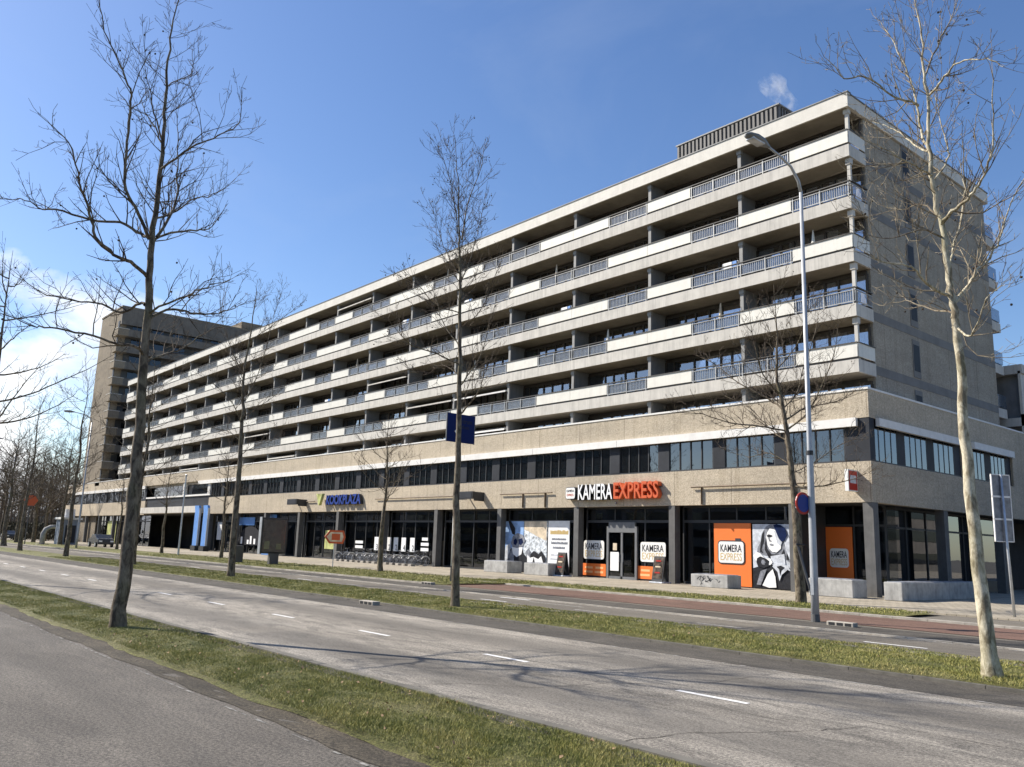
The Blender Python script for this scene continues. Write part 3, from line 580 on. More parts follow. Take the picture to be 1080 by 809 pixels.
# grass strips
sheet('grass_strip_near', -200, 40, 4.22, 5.76, 0.008, M['grass'], jit=0.10, thick=0.09, jy=(1, 0))
sheet('grass_strip_middle', -200, 40, 13.1, 16.05, 0.03, M['grass'], jit=0.06, thick=0.08, jy=(.7, .4))
sheet('grass_strip_far', -160, -29.5, 21.6, 27.1, 0.02, M['grass'], jit=0.12, thick=0.05)
sheet('grass_strip_cycle_path', -33, -12.0, 25.6, 28.3, 0.04, M['grass'], jit=0.15, thick=0.03)
def blades(name, label, x0, x1, y0, y1, z, dens, h0, h1, wd):
    rs = np.random.RandomState(int(abs(y0) * 100))
    n0 = int((x1 - x0) * (y1 - y0) * dens)
    x = rs.uniform(x0, x1, n0); y = rs.uniform(y0, y1, n0)
    d = np.hypot(x, y); keep = rs.rand(n0) < np.clip((9.0 / d) ** 1.6, 0, 1)
    # only clumps that the eye picks out: patchy density
    pat = np.sin(x * 3.1 + 1.7 * np.sin(y * 2.3)) * np.sin(y * 4.7 + x * .9) + np.sin(x * 11.0 + y * 7.0) * .5
    keep &= rs.rand(n0) < (0.62 + 0.3 * pat)
    x, y, d = x[keep], y[keep], d[keep]; n = len(x)
    a = rs.uniform(0, 2 * np.pi, n); hh = rs.uniform(h0, h1, n) * (1 + 0.45 * np.sin(x * 2.2) * np.sin(y * 3.7 + x))
    far = np.clip(d / 14, 1, 2.6); ww = wd * far
    la = rs.uniform(0, 2 * np.pi, n); lean = hh * rs.uniform(.2, 1.1, n)
    edge = np.minimum(np.minimum(y - y0, y1 - y), .2) / .2
    zb = z + 0.02 * edge
    co = np.zeros((n, 3, 3), np.float32)
    co[:, 0] = np.stack([x - np.cos(a) * ww, y - np.sin(a) * ww, zb], 1)
    co[:, 1] = np.stack([x + np.cos(a) * ww, y + np.sin(a) * ww, zb], 1)
    co[:, 2] = np.stack([x + np.cos(la) * lean, y + np.sin(la) * lean, zb + hh], 1)
    me = bpy.data.meshes.new(name)
    me.vertices.add(n * 3); me.vertices.foreach_set('co', co.ravel())
    me.loops.add(n * 3); me.loops.foreach_set('vertex_index', np.arange(n * 3, dtype=np.int32))
    me.polygons.add(n); me.polygons.foreach_set('loop_start', np.arange(0, n * 3, 3, dtype=np.int32))
    me.update(calc_edges=True); me.materials.append(M['blades'])
    o = bpy.data.objects.new(name, me); COL.objects.link(o)
    tag(o, label, 'grass', kind='stuff')
blades('grass', 'short sunlit grass on the narrow strip beside the nearest road', -34, -1, 4.18, 5.80, 0.075, 12000, 0.012, 0.036, 0.0026)
blades('grass', 'rough tufted grass on the wide median between the middle and far roads', -60, 0, 13.0, 16.15, 0.085, 8000, 0.015, 0.048, 0.0042)
blades('grass', 'thin patchy grass between the red cycle path and the pavement', -33, -12.2, 25.55, 28.35, 0.055, 2200, 0.03, 0.06, 0.0055)
blades('grass', 'mown grass in front of the distant shopfronts', -75, -29.5, 21.6, 27.1, 0.05, 1600, 0.03, 0.06, 0.0065)
# fallen leaves and litter
mb = MB(); rnd = random.Random(3)
for _ in range(260):
    if rnd.random() < .5: x, y, z = rnd.uniform(-16, -5), rnd.uniform(4.2, 5.7), 0.135
    else: x, y, z = rnd.uniform(-24, -3), rnd.uniform(13.2, 15.9), 0.14
    s = rnd.uniform(.01, .028); a = rnd.uniform(0, 6.28)
    mb.add([(x + s * math.cos(a + k * 1.57), y + s * .7 * math.sin(a + k * 1.57), z + rnd.uniform(-.015, .02)) for k in range(4)], [(0, 1, 2, 3)])
tag(mb.build('fallen_leaves', simple('dead_leaf', (0.26, 0.17, 0.09), 0.9, 0.3, 20)), 'small dry brown leaves scattered over the grass strips', 'leaves', kind='stuff')
# painted markings
def dash(name, x0, x1, y0, y1, mat='paint', wob=0.0):
    mb = MB(); n = max(1, int((x1 - x0) / (.11 if wob else .25)))
    rn = random.Random(int(x0 * 10))
    for i in range(n):
        a = x0 + (x1 - x0) * i / n; b = x0 + (x1 - x0) * (i + 1) / n
        if wob and rn.random() < wob: continue
        e = rn.uniform(0, .02) if wob else 0
        mb.add([(a, y0 + e, .005), (b, y0 + e, .005), (b, y1 - e, .005), (a, y1 - e, .005)], [(0, 1, 2, 3)])
    mb.build(name, M[mat])['kind'] = 'structure'
for k in range(22): dash('lane_dash', -7.15 - 3.92 * k, -6.1 - 3.92 * k, 8.93, 9.03)
for k in range(14): dash('lane_dash', -9.1 - 4.3 * k, -7.8 - 4.3 * k, 17.55, 17.65, 'paintworn' if k % 3 else 'paint')
dash('edge_line', -40, 8, 3.78, 3.82, 'paintfaint', 0.35)
dash('edge_line', -60, 8, 11.80, 11.85, 'paintworn', 0.3)
dash('edge_line', -60, 8, 19.12, 19.20, 'paintworn', 0.2)
dash('turn_line', -25.0, -17.5, 16.42, 16.54, 'paint')
dash('turn_line', -22.6, -21.1, 18.85, 19.0, 'paint')
dash('turn_line', -20.6, -18.2, 18.45, 18.53, 'paintworn')
# cracks and sealed joints in the middle road
for i, pts_ in enumerate((((-9.3, 5.95), (-8.9, 6.9), (-8.2, 7.5), (-8.0, 8.6), (-7.3, 9.6), (-7.4, 11.7)), ((-13.5, 9.06), (-12.4, 9.1), (-11.8, 9.2), (-9.9, 9.12), (-8.8, 9.25), (-4, 9.2), (0, 9.25)), ((-20, 6.0), (-19.2, 7.4), (-19.4, 8.8)), ((-5.6, 5.95), (-5.5, 7.0), (-4.9, 8.1), (-4.6, 9.1)), ((-15.2, 9.3), (-14.6, 10.4), (-14.9, 11.7)))):
    mb = MB(); rn_ = random.Random(i); L_ = []
    for k in range(len(pts_) - 1):
        for j in range(8):
            f_ = j / 8; L_.append((pts_[k][0] + (pts_[k + 1][0] - pts_[k][0]) * f_ + rn_.uniform(-.03, .03), pts_[k][1] + (pts_[k + 1][1] - pts_[k][1]) * f_ + rn_.uniform(-.03, .03)))
    for k in range(len(L_) - 1):
        w_ = rn_.uniform(.002, .007); a_, b_ = L_[k], L_[k + 1]
        dx_, dy_ = b_[0] - a_[0], b_[1] - a_[1]; l_ = math.hypot(dx_, dy_) + 1e-6; nx_, ny_ = -dy_ / l_ * w_, dx_ / l_ * w_
        mb.add([(a_[0] - nx_, a_[1] - ny_, .004), (b_[0] - nx_, b_[1] - ny_, .004), (b_[0] + nx_, b_[1] + ny_, .004), (a_[0] + nx_, a_[1] + ny_, .004)], [(0, 1, 2, 3)])
    mb.build('road_crack', M['gutter'])['kind'] = 'structure'
# storm drains
for x, y, lb in ((-20.87, 12.75, 'grey storm drain with dark slots in the gutter left of the middle tree'), (-11.34, 20.85, 'storm drain with three dark openings at the foot of the lamp post'), (-30.1, 21.2, 'small storm drain beside the far grass near the sign mast')):
    t = empty('storm_drain', (x, y, 0), 0, lb, 'drain', 'storm drains in the gutters')
    MB().box(-.36, .36, -.12, .12, -.02, .105).build('block', M['kerb'], t, .015)
    g = MB()
    for k in (-1, 0, 1): g.box(-.085 + k * .22, .085 + k * .22, -.124, -.06, .015, .085)
    g.build('opening', M['black'], t)
# ------------------------------------------------------------------ apartment block
XR = -17.92; XL = -158.0
B = empty('apartment_block', (-70, 36, 0), 0, 'very long pale apartment block with stacked balconies above a shop podium', 'apartment building')
BO = (-70, 36, 0)
def bm(): return MB(BO)
def part(mb, name, mat, parent=B, bevel=0):
    o = mb.build(name, M[mat] if isinstance(mat, str) else mat, None, bevel)
    o.parent = parent; o.location = (0, 0, 0); return o
def rest(mb, name, mat):
    if mb.v: part(mb, name, mat)['kind'] = 'stuff'
ZB = [20.50, 17.87, 15.24, 12.61, 9.98]
NB = 18; X0 = -18.35; BW = 6.22; XE = X0 - NB * BW
# podium
part(bm().box(-94.3, XR, 36.0, 36.35, 4.10, 5.90).box(XR - .35, XR, 36.35, 78, 4.10, 5.90).box(XL, -116.3, 36.0, 36.35, 4.10, 5.90), 'lower_fascia', 'fascia')
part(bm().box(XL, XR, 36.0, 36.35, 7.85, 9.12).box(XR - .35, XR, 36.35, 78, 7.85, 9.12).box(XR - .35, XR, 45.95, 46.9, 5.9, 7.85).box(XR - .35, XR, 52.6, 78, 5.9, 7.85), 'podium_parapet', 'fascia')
part(bm().box(XL - .02, XR + .03, 35.96, 36.4, 9.12, 9.21).box(XR - .4, XR + .03, 36.4, 78, 9.12, 9.21), 'coping', 'white')
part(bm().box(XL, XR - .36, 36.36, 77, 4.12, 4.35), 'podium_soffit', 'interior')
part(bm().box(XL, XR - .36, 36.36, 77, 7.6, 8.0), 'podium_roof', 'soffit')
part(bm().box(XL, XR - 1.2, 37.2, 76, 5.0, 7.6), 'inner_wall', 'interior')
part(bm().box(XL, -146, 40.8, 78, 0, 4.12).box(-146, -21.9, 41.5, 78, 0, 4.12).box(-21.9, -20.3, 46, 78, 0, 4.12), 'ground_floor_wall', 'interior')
# sunblind cassettes under the parapet
a = -18.45
while a > -93:
    part(bm().box(a - 7.17, a, 35.82, 36.0, 7.47, 7.86), 'sunblind_cassette', 'white'); a -= 7.2
a = -116.5
while a > XL + 7:
    part(bm().box(a - 7.17, a, 35.82, 36.0, 7.47, 7.86), 'sunblind_cassette', 'white'); a -= 7.2
part(bm().box(XR, XR + .18, 36.6, 45.8, 7.5, 7.86), 'sunblind_cassette', 'white')
part(bm().box(XR, XR + .18, 46.95, 52.5, 7.5, 7.86), 'sunblind_cassette', 'white')
# first-floor window band
def band_window(axis, a, b):
    # a..b along axis, b > a
    fr = bm(); gl = bm(); n = 4; w = (b - a - .75) / n
    def bx(m, u0, u1, d0, d1, z0, z1):
        if axis == 'X': m.box(u0, u1, 36.0 + d0, 36.0 + d1, z0, z1)
        else: m.box(XR - d1, XR - d0, u0, u1, z0, z1)
    bx(fr, a, b, .10, .2, 5.90, 5.98); bx(fr, a, b, .10, .2, 7.78, 7.86)
    for i in range(n + 1):
        c = a + w * i; bx(fr, c - .03, c + .03, .1 if axis == 'X' else .135, .2, 5.98, 7.78)
    bx(gl, a, a + w * n, .15, .165, 5.98, 7.78)
    f = part(fr, 'window', 'darkframe'); g = part(gl, 'pane', 'glassband', f)
    pn = bm(); bx(pn, a + w * n + .04, b, .08 if axis == 'X' else .13, .16, 5.98, 7.78); part(pn, 'cladding', 'bluegrey', f)
    rn = random.Random(int(a * 7)); cu = bm()
    for i in range(n):
        if rn.random() < .35:
            u = a + w * i; k = rn.uniform(.3, .95)
            bx(cu, u + .06, u + w - .06, .35, .37, 7.78 - 1.8 * k, 7.78)
    if cu.v: part(cu, 'blind', 'curtaingrey', f)
x = XR - .5
while x > -94: band_window('X', max(x - 3.6, -94.2), x); x -= 3.6
x = -116.4
while x > XL + 3.6: band_window('X', x - 3.6, x); x -= 3.6
for y in (36.5, 39.6, 42.7): band_window('Y', y, y + 3.1)
for y in (46.95, 49.8): band_window('Y', y, y + 2.8)
part(bm().box(XR - .5, XR - .02, 36.02, 36.5, 5.9, 7.85), 'corner_panel', 'bluegrey')
# passage bay
part(bm().box(-116.3, -94.3, 36.2, 36.5, 4.95, 6.15), 'passage_panel', 'bluegrey')
part(bm().box(-116.3, -94.3, 36.05, 36.5, 6.16, 6.34).box(-95.0, -94.3, 36.02, 36.6, 6.34, 7.85).box(-103.0, -102.7, 36.1, 36.5, 6.34, 7.85), 'passage_trim', 'white')
part(bm().box(-116.3, -94.3, 34.9, 36.4, 4.2, 4.92), 'entrance_canopy', 'conc')
part(bm().box(-116.2, -95, 36.6, 36.63, 6.35, 7.8), 'passage_glazing', 'glassband')
# ground-floor columns
cols = [-18.13, -21.85] + [-29.0 - 7.2 * k for k in range(18)]
for cx in cols:
    if -116 < cx < -96 : continue
    if cx == -18.13: part(bm().box(-18.4, -17.94, 36.02, 36.48, 0, 4.10), 'column', 'column')
    else: part(bm().box(cx - .2, cx + .2, 36.02, 36.46, 0, 4.10), 'column', 'column')
for y in (43.2, 50.4, 57.6, 64.8): part(bm().box(-18.4, -17.96, y, y + .45, 0, 4.1), 'column', 'column')
# shopfronts
def shopfront(x0, x1, y, kind=0, parts_=4):
    fr = bm(); w = (x1 - x0) / parts_
    fr.box(x0, x1, y, y + .1, 0.05, .17).box(x0, x1, y, y + .1, 3.22, 3.36).box(x0, x1, y, y + .1, 4.0, 4.11)
    for i in range(parts_ + 1): fr.box(x0 + w * i - .035, x0 + w * i + .035, y - .01, y + .1, .17, 4.0)
    f = part(fr, 'shopfront', 'darkframe')
    g = bm().box(x0, x1, y + .045, y + .06, .17, 3.22); part(g, 'pane', 'shopglass', f)
    g = bm().box(x0, x1, y + .03, y + .06, 3.36, 4.0); part(g, 'fanlight', 'glassband', f)
    if kind:
        part(bm().box(x0 + .1, x1 - .1, y + .75, y + .8, .1, 1.9 if kind == 1 else 1.1), 'display_back', 'wood', f)
for k, cx in enumerate([-21.85] + [-29.0 - 7.2 * j for j in range(9)]):
    nx_ = ([-29.0 - 7.2 * j for j in range(10)])[k]
    n = 3 if k in (1, 2) else 4
    shopfront(nx_ + .2, cx - .2, 36.75, 1 if k in (4, 5, 6) else (2 if k in (3,) else 0), n)
for j in range(12, 17): shopfront(-29.0 - 7.2 * (j + 1) + .2, -29.0 - 7.2 * j - .2, 36.75, 0, 3)
part(bm().box(-21.85, -18.3, 39.0, 39.1, .05, .6).box(-21.85, -18.3, 39.0, 39.1, 3.15, 3.25).box(-21.95, -21.85, 36.8, 39, .05, 4.1).box(-20.45, -20.38, 38.98, 39.08, .6, 4.1).box(-18.9, -18.83, 38.98, 39.1, .6, 4.1), 'porch_frame', 'darkframe')
part(bm().box(-21.85, -18.4, 39.03, 39.05, .6, 4.1), 'porch_glazing', 'shopglass')
f = part(bm().box(-19.15, -19.05, 39.1, 53, .05, .65).box(-19.15, -19.05, 39.1, 53, 3.1, 3.2).box(-19.15, -19.05, 39.1, 53, 4, 4.1), 'side_shopfront', 'darkframe')
mb = bm()
for k in range(7): mb.box(-19.13, -19.03, 39.2 + 2.2 * k, 39.27 + 2.2 * k, .65, 4.0)
part(mb, 'mullion', 'darkframe', f); part(bm().box(-19.1, -19.08, 39.2, 53, .65, 4.0), 'pane', 'glassband', f)
# residential storeys
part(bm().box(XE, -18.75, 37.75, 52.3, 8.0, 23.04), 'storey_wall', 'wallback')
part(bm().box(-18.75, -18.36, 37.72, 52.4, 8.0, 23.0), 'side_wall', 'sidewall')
mb = bm()
for zb in ZB: mb.box(-18.36, -18.345, 37.75, 52.38, zb + .12, zb + .55)
part(mb, 'wall_band', 'band')
for i, zb in enumerate([20.50 + 0] + ZB[1:] + [7.4]):
    if i < 6:
        f = part(bm().box(-18.36, -18.33, 41.7, 42.5, zb + .62, zb + 2.55), 'side_window', 'band')
        part(bm().box(-18.33, -18.32, 41.78, 42.42, zb + .95, zb + 2.3), 'pane', 'bluegrey', f)
part(bm().box(XE - .1, -18.25, 36.04, 52.9, 23.04, 23.12).box(XE - .1, -18.25, 36.04, 36.3, 23.12, 23.77).box(-18.5, -18.25, 36.3, 52.9, 23.12, 23.7).box(XE - .1, -18.5, 52.6, 52.9, 23.12, 23.7).box(XE - .1, -18.5, 36.3, 52.6, 23.3, 23.5), 'roof', 'roofedge')
part(bm().box(XE - .13, -18.21, 36.0, 36.35, 23.77, 23.82).box(-18.5, -18.21, 36.35, 52.93, 23.70, 23.76), 'roof_trim', 'greyframe')
for zb in ZB:
    part(bm().box(XE, -18.31, 36.08, 37.72, zb, zb + .2).box(XE, -18.31, 36.08, 36.22, zb + .2, zb + .60).box(-18.45, -18.31, 36.22, 37.72, zb + .2, zb + .60), 'floor_slab', 'conc')
    part(bm().box(XE + .02, -18.42, 36.14, 37.7, zb - .012, zb - .002), 'slab_shade_sheet', 'undershade')  # thin dark sheet added below the slab to deepen its shade
    part(bm().box(-30, -18.5, 52.4, 54.1, zb, zb + .55), 'rear_balcony', 'conc')
    part(bm().box(-30, -18.5, 54.0, 54.05, zb + .62, zb + 1.35).box(-18.58, -18.5, 52.4, 54.0, zb + .62, zb + 1.35), 'rear_railing', 'railglass')
    part(bm().box(-18.56, -18.40, 36.3, 36.45, zb + .2, zb + 2.3).box(-18.62, -18.36, 36.26, 36.5, zb + 2.3, zb + 2.6), 'corner_post', 'conc')
A = 'WR' + 'RWRWWR' * 6
Bp = 'RWRWWR' * 7
patt = [A, Bp, A, Bp, A]
# white balcony panels and railings, one per half bay
HW = BW / 2
pan = []; ral = []
for lv, zb in enumerate(ZB):
    for hb in range(NB * 2):
        xr = X0 - hb * HW
        (pan if patt[lv][hb] == 'W' else ral).append((xr, zb, lv))
pan.sort(key=lambda t: -t[0]); ral.sort(key=lambda t: -t[0])
def panel_mb(m, h, xr, zb):
    m.box(xr - HW + .01, xr - .01, 36.10, 36.14, zb + .72, zb + 1.36)
    h.box(xr - HW, xr, 36.06, 36.18, zb + 1.36, zb + 1.405).box(xr - HW, xr, 36.15, 36.17, zb + .60, zb + .74)  # last box is no rail: dark strip standing in for the gap's shade
def rail_mb(m, h, xr, zb, g=None):
    m.box(xr - HW, xr, 36.10, 36.15, zb + .70, zb + .74).box(xr - HW, xr, 36.10, 36.15, zb + 1.24, zb + 1.27)
    for p in (0.03, .5, .97): m.box(xr - HW * p - .025, xr - HW * p + .025, 36.09, 36.14, zb + .55, zb + 1.36)
    h.box(xr - HW, xr, 36.17, 36.185, zb + .6, zb + .68)  # dark strip added for the shaded gap below the railing
    k = 0
    while k < HW: m.box(xr - k - .009, xr - k + .009, 36.115, 36.135, zb + .74, zb + 1.24); k += .115
    h.box(xr - HW, xr, 36.06, 36.18, zb + 1.36, zb + 1.405)
rm, rh = bm(), bm()
for i, (xr, zb, lv) in enumerate(pan):
    m, h = bm(), bm(); panel_mb(m if i < 98 else rm, h if i < 98 else rh, xr, zb)
    if i < 98: p = part(m, 'balcony_panel', 'cream'); part(h, 'handrail', 'handrail', p)
rest(rm, 'balcony_panel', 'cream')
m0, h0 = MB(), MB(); rail_mb(m0, h0, 0, 0); r0 = m0.build('railing', M['rail']); hh0 = h0.build('handrail', M['handrail'])
g0 = MB().box(-HW, 0, 36.16, 36.17, .72, 1.3).build('railing_glass', M['railglass'])
rm = bm()
for i, (xr, zb, lv) in enumerate(ral):
    if i < 98:
        src = r0 if i == 0 else r0.copy()
        if i: COL.objects.link(src)
        src.parent = B; src.location = (xr + 70, -36, zb)
        c = hh0 if i == 0 else hh0.copy()
        if i: COL.objects.link(c)
        c.parent = src; c.location = (0, 0, 0)
        c = g0 if i == 0 else g0.copy()
        if i: COL.objects.link(c)
        c.parent = src; c.location = (0, 0, 0)
    else: rail_mb(rm, rh, xr, zb)
rest(rm, 'railing', 'rail'); rest(rh, 'handrail', 'handrail')
# returns of the balconies on the end wall
for lv, zb in enumerate(ZB):
    if patt[lv][0] == 'W': part(bm().box(-18.36, -18.32, 36.16, 37.7, zb + .72, zb + 1.36), 'balcony_return', 'cream')
    else:
        m = bm().box(-18.36, -18.31, 36.16, 37.7, zb + .70, zb + .74).box(-18.36, -18.31, 36.16, 37.7, zb + 1.24, zb + 1.27)
        for k in range(13): m.box(-18.345, -18.325, 36.2 + k * .12, 36.218 + k * .12, zb + .74, zb + 1.24)
        part(m, 'balcony_return', 'rail')
    part(bm().box(-18.4, -18.28, 36.18, 37.7, zb + 1.36, zb + 1.405), 'handrail', 'handrail')
# dividing walls between the balconies
ncount = 0; rm = bm(); rw = bm()
for bi in range(1, NB + 1):
    xd = X0 - bi * BW
    for lv, zt in enumerate([23.04] + ZB):
        zl = ([*ZB, 8.0])[lv] + .2 if lv < 5 else 8.0
        m, e = (bm(), bm()) if ncount < 98 else (rm, rw)
        m.box(xd - .09, xd + .09, 36.42, 37.72, zl, zt)
        e.box(xd - .1, xd + .1, 36.3, 36.42, zl, zt - .25).box(xd - .14, xd + .14, 36.26, 36.46, zt - .25, zt)
        if ncount < 98: d = part(m, 'dividing_wall', 'divider'); part(e, 'wall_edge', 'postwhite', d)
        ncount += 1
rest(rm, 'dividing_wall', 'divider'); rest(rw, 'wall_edge', 'postwhite')
# apartment windows: six frame variants, shared between the bays
def apt(seed):
    rn = random.Random(seed); w = BW - .3
    fr, gl, cu, cg = MB(), MB(), MB(), MB()
    fr.box(0, w, .0, .12, 2.18, 2.36)
    cuts = [0, .24, .36, .52, .66, .9, 1.0] if seed % 2 else [0, .1, .34, .48, .64, .76, 1.0]
    for i, c in enumerate(cuts): fr.box(c * w - .045, c * w + .045, -.02, .1, .0, 2.2)
    fr.box(0, w, 0, .1, -.02, .06)
    for i in range(6):
        a, b = cuts[i] * w, cuts[i + 1] * w
        door = i in (2, 3)
        if not door: fr.box(a, b, .03, .08, .0, .55).box(a, b, -.01, .1, .55, .63)
        gl.box(a + .045, b - .045, .04, .05, .06 if door else .63, 2.18)
        q = rn.random() * (.85 + .05 * (seed % 4))
        z0 = .08 if door else .63
        if q < .36: cu.box(a + .08, a + (b - a) * rn.uniform(.3, .95), .09, .11, z0, 2.16)
        elif q < .55: cu.box(b - (b - a) * rn.uniform(.2, .5), b - .08, .09, .11, z0, 2.16)
        elif q < .68: cg.box(a + .08, b - .08, .09, .11, z0 + rn.uniform(0, 1.0), 2.16)
    return fr.build('window', M['brown']), gl.build('pane', M['glass']), cu.build('curtain', M['curtain']), cg.build('blind', M['curtaingrey'])
VAR = [apt(s) for s in range(1, 9)]
slots = []
for bi in range(NB):
    for lv in range(6):
        zf = ZB[lv] + .2 if lv < 5 else 8.0 - .55
        slots.append((X0 - (bi + 1) * BW + .15, zf))
used = set()
for i, (xx, zf) in enumerate(slots):
    if i >= 100: break
    v = (i * 5 + (i // 6) * 3) % 8
    first = v not in used; used.add(v)
    objs = VAR[v]
    t = objs[0] if first else objs[0].copy()
    if not first: COL.objects.link(t)
    t.parent = B; t.location = (xx + 70, 37.58 - 36, zf)
    for c in objs[1:]:
        if not c.data.vertices: continue
        d = c if first else c.copy()
        if not first: COL.objects.link(d)
        d.parent = t; d.location = (0, 0, 0)
rm = bm()
for xx, zf in slots[100:]:
    for c in (0, .24, .5, .76, 1): rm.box(xx + c * 5.9 - .05, xx + c * 5.9 + .05, 37.56, 37.66, zf, zf + 2.2)
    rm.box(xx, xx + 5.9, 37.58, 37.68, zf + 2.18, zf + 2.36)
rest(rm, 'window', 'brown')
for v in range(8):
    for c in VAR[v]:
        if c.parent is None: bpy.data.objects.remove(c)
# a few folded-out sunblinds on the balconies
for bi, zt in ((4, 9.98), (5, 12.61), (4, 12.61), (7, 23.04), (9, 9.98), (10, 12.61), (13, 9.98), (6, 15.24)):
    xr = X0 - bi * BW
    m = bm().add([(xr - BW + .2, 37.5, zt - .1), (xr - .2, 37.5, zt - .1), (xr - .2, 36.2, zt - .5), (xr - BW + .2, 36.2, zt - .5), (xr - BW + .2, 37.5, zt - .13), (xr - .2, 37.5, zt - .13), (xr - .2, 36.2, zt - .6), (xr - BW + .2, 36.2, zt - .6)],
                 [(0, 1, 2, 3), (7, 6, 5, 4), (0, 4, 5, 1), (1, 5, 6, 2), (2, 6, 7, 3), (3, 7, 4, 0)])
    part(m, 'sunblind', 'conc' if bi != 4 else 'white')
part(bm().box(XE + .02, -18.42, 36.14, 37.72, 23.025, 23.036), 'slab_shade_sheet', 'undershade')  # the same added shade sheet below the roof
# plant room on the roof
m = bm().box(-30.4, -23.5, 38.5, 44, 23.5, 26.1)
k = -30.4
while k < -23.6: m.box(k, k + .14, 38.42, 38.5, 23.5, 26.05); k += .28
k = 38.5
while k < 43.9: m.box(-23.5, -23.42, k, k + .14, 23.5, 26.05); k += .28
pr_ = part(m, 'plant_room', 'plant')
part(bm().box(-30.5, -23.35, 38.38, 44.05, 26.1, 26.17), 'plant_room_trim', 'greyframe', pr_)
# gas pipes / awning rails along the lower fascia
for x0, x1, xs in ((-21.0, -27.6, (-27.0, -21.6)), (-38.2, -43.2, (-41.0, -38.9)), (-47.2, -58.8, ()), (-69, -72, ())):
    mb = bm().tube([(x0, 35.88, 5.02), (x1, 35.88, 5.02)], .045, 6)
    for x in xs: mb.box(x, x + .02, 35.88, 36.0, 4.12, 5.02)
    part(mb, 'awning_rail', 'wood')
# wing behind
Wg = empty('rear_wing', (-22, 60, 0), 0, 'lower balcony wing on the podium behind the end wall of the long block', 'apartment building')
WO = (-22, 60, 0)
def wpart(mb, n, m): o = mb.build(n, M[m]); o.parent = Wg; o.location = (0, 0, 0)
wm = lambda: MB(WO)
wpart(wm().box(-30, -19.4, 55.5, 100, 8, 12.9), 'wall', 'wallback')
wpart(wm().box(-30, -17.7, 54.6, 100, 12.75, 13.3), 'roof', 'conc')
wpart(wm().box(-19.4, -17.8, 54.6, 100, 9.6, 10.1).box(-17.95, -17.8, 54.6, 100, 10.1, 10.3), 'floor_slab', 'conc')
for k in range(5):
    wpart(wm().box(-17.85, -17.8, 55.6 + 6.2 * k, 58.7 + 6.2 * k, 10.45, 11.15), 'balcony_panel', 'cream')
    wpart(wm().box(-19.4, -18.0, 55.2 + 6.2 * k, 55.4 + 6.2 * k, 10.1, 12.75), 'dividing_wall', 'divider')
wpart(wm().box(-17.95, -17.8, 54.6, 55.6, 9.2, 12.9), 'end_post', 'conc')
wpart(wm().box(-26, -20, 62, 78, 13.3, 14.3), 'plant_room', 'plant')
# tower
T = empty('residential_tower', (-145.7, 40, 0), 0, 'tall dark brown tower with stacked balconies at the far end of the long block', 'tower block')
TO = (-145.7, 40, 0)
tm = lambda: MB(TO)
def tpart(mb, n, m, parent=T): o = mb.build(n, M[m]); o.parent = parent; o.location = (0, 0, 0); return o
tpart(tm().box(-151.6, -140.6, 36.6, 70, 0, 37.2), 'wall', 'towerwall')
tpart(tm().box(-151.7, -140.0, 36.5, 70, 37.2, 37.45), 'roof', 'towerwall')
tpart(tm().box(-140.6, -139.9, 36.6, 70, 34.4, 37.19), 'top_spandrel', 'towerdark')
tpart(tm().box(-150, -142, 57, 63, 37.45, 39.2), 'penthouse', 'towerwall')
for k in range(10):
    z = 8.6 + 2.64 * k
    tpart(tm().box(-140.6, -139.0, 37.6, 70, z, z + 1.15), 'spandrel', 'towerdark')
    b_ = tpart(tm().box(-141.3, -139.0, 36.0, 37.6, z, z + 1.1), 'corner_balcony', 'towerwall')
    tpart(tm().box(-141.35, -138.95, 35.95, 37.7, z + 1.1, z + 1.18), 'balcony_cap', 'conc', b_)
    w_ = tpart(tm().box(-140.6, -140.5, 37.6, 70, z + 1.15, z + 2.64), 'window_strip', 'darkframe')
    y = 38.5
    while y < 66.5: tpart(tm().box(-140.5, -140.45, y, y + 1.7, z + 1.2, z + 2.5), 'pane', 'glassdark', w_); y += 3.2 + (k % 3) * .1
    tpart(tm().box(-141.3, -140.62, 36.5, 36.59, z + 1.1, z + 2.64), 'corner_window', 'darkframe')
# ------------------------------------------------------------------ shop signs and posters (flat things on the building)
def thing(name, loc, label, cat, group=None, rz=0): return empty(name, loc, rz, label, cat, group)
def tp(mb, name, mat, parent, bevel=0, smooth=False):
    o = mb.build(name, M[mat], parent, bevel, smooth); o.location = (0, 0, 0); return o
# main shop sign
O = (-33, 36, 4.9); t = thing('shop_sign', O, 'raised KAMERA EXPRESS lettering in white and orange on the pale fascia', 'sign')
text_obj('KAMERA', 'white_letters', M['letterwhite'], -35.72, -32.98, 4.50, 5.40, 35.66, .012, t, org=O, bold=.012)
o = text_obj('KAMERA', 'letter_sides', M['letterdark'], -35.70, -32.96, 4.48, 5.38, 35.95, .29, t, org=O, bold=.02)
text_obj('EXPRESS', 'orange_letters', M['redorange'], -32.88, -29.62, 4.50, 5.44, 35.66, .012, t, org=O, bold=.012)
o = text_obj('EXPRESS', 'letter_sides', M['redorange'], -32.86, -29.60, 4.48, 5.42, 35.95, .29, t, org=O, bold=.02)
m = MB(O).prism(rrect(-36.8, -35.95, 4.55, 5.28, .16), 35.68, 35.95); lb_ = tp(m, 'logo_box', 'letterdark', t)
tp(MB(O).prism(rrect(-36.76, -35.99, 4.59, 5.24, .13), 35.66, 35.68), 'logo_face', 'signwhite', lb_)
text_obj('KAMERA', 'logo_text', M['letterdark'], -36.68, -36.07, 4.98, 5.12, 35.655, .004, lb_, org=O)
text_obj('EXPRESS', 'logo_text', M['redorange'], -36.66, -36.1, 4.74, 4.88, 35.655, .004, lb_, org=O)
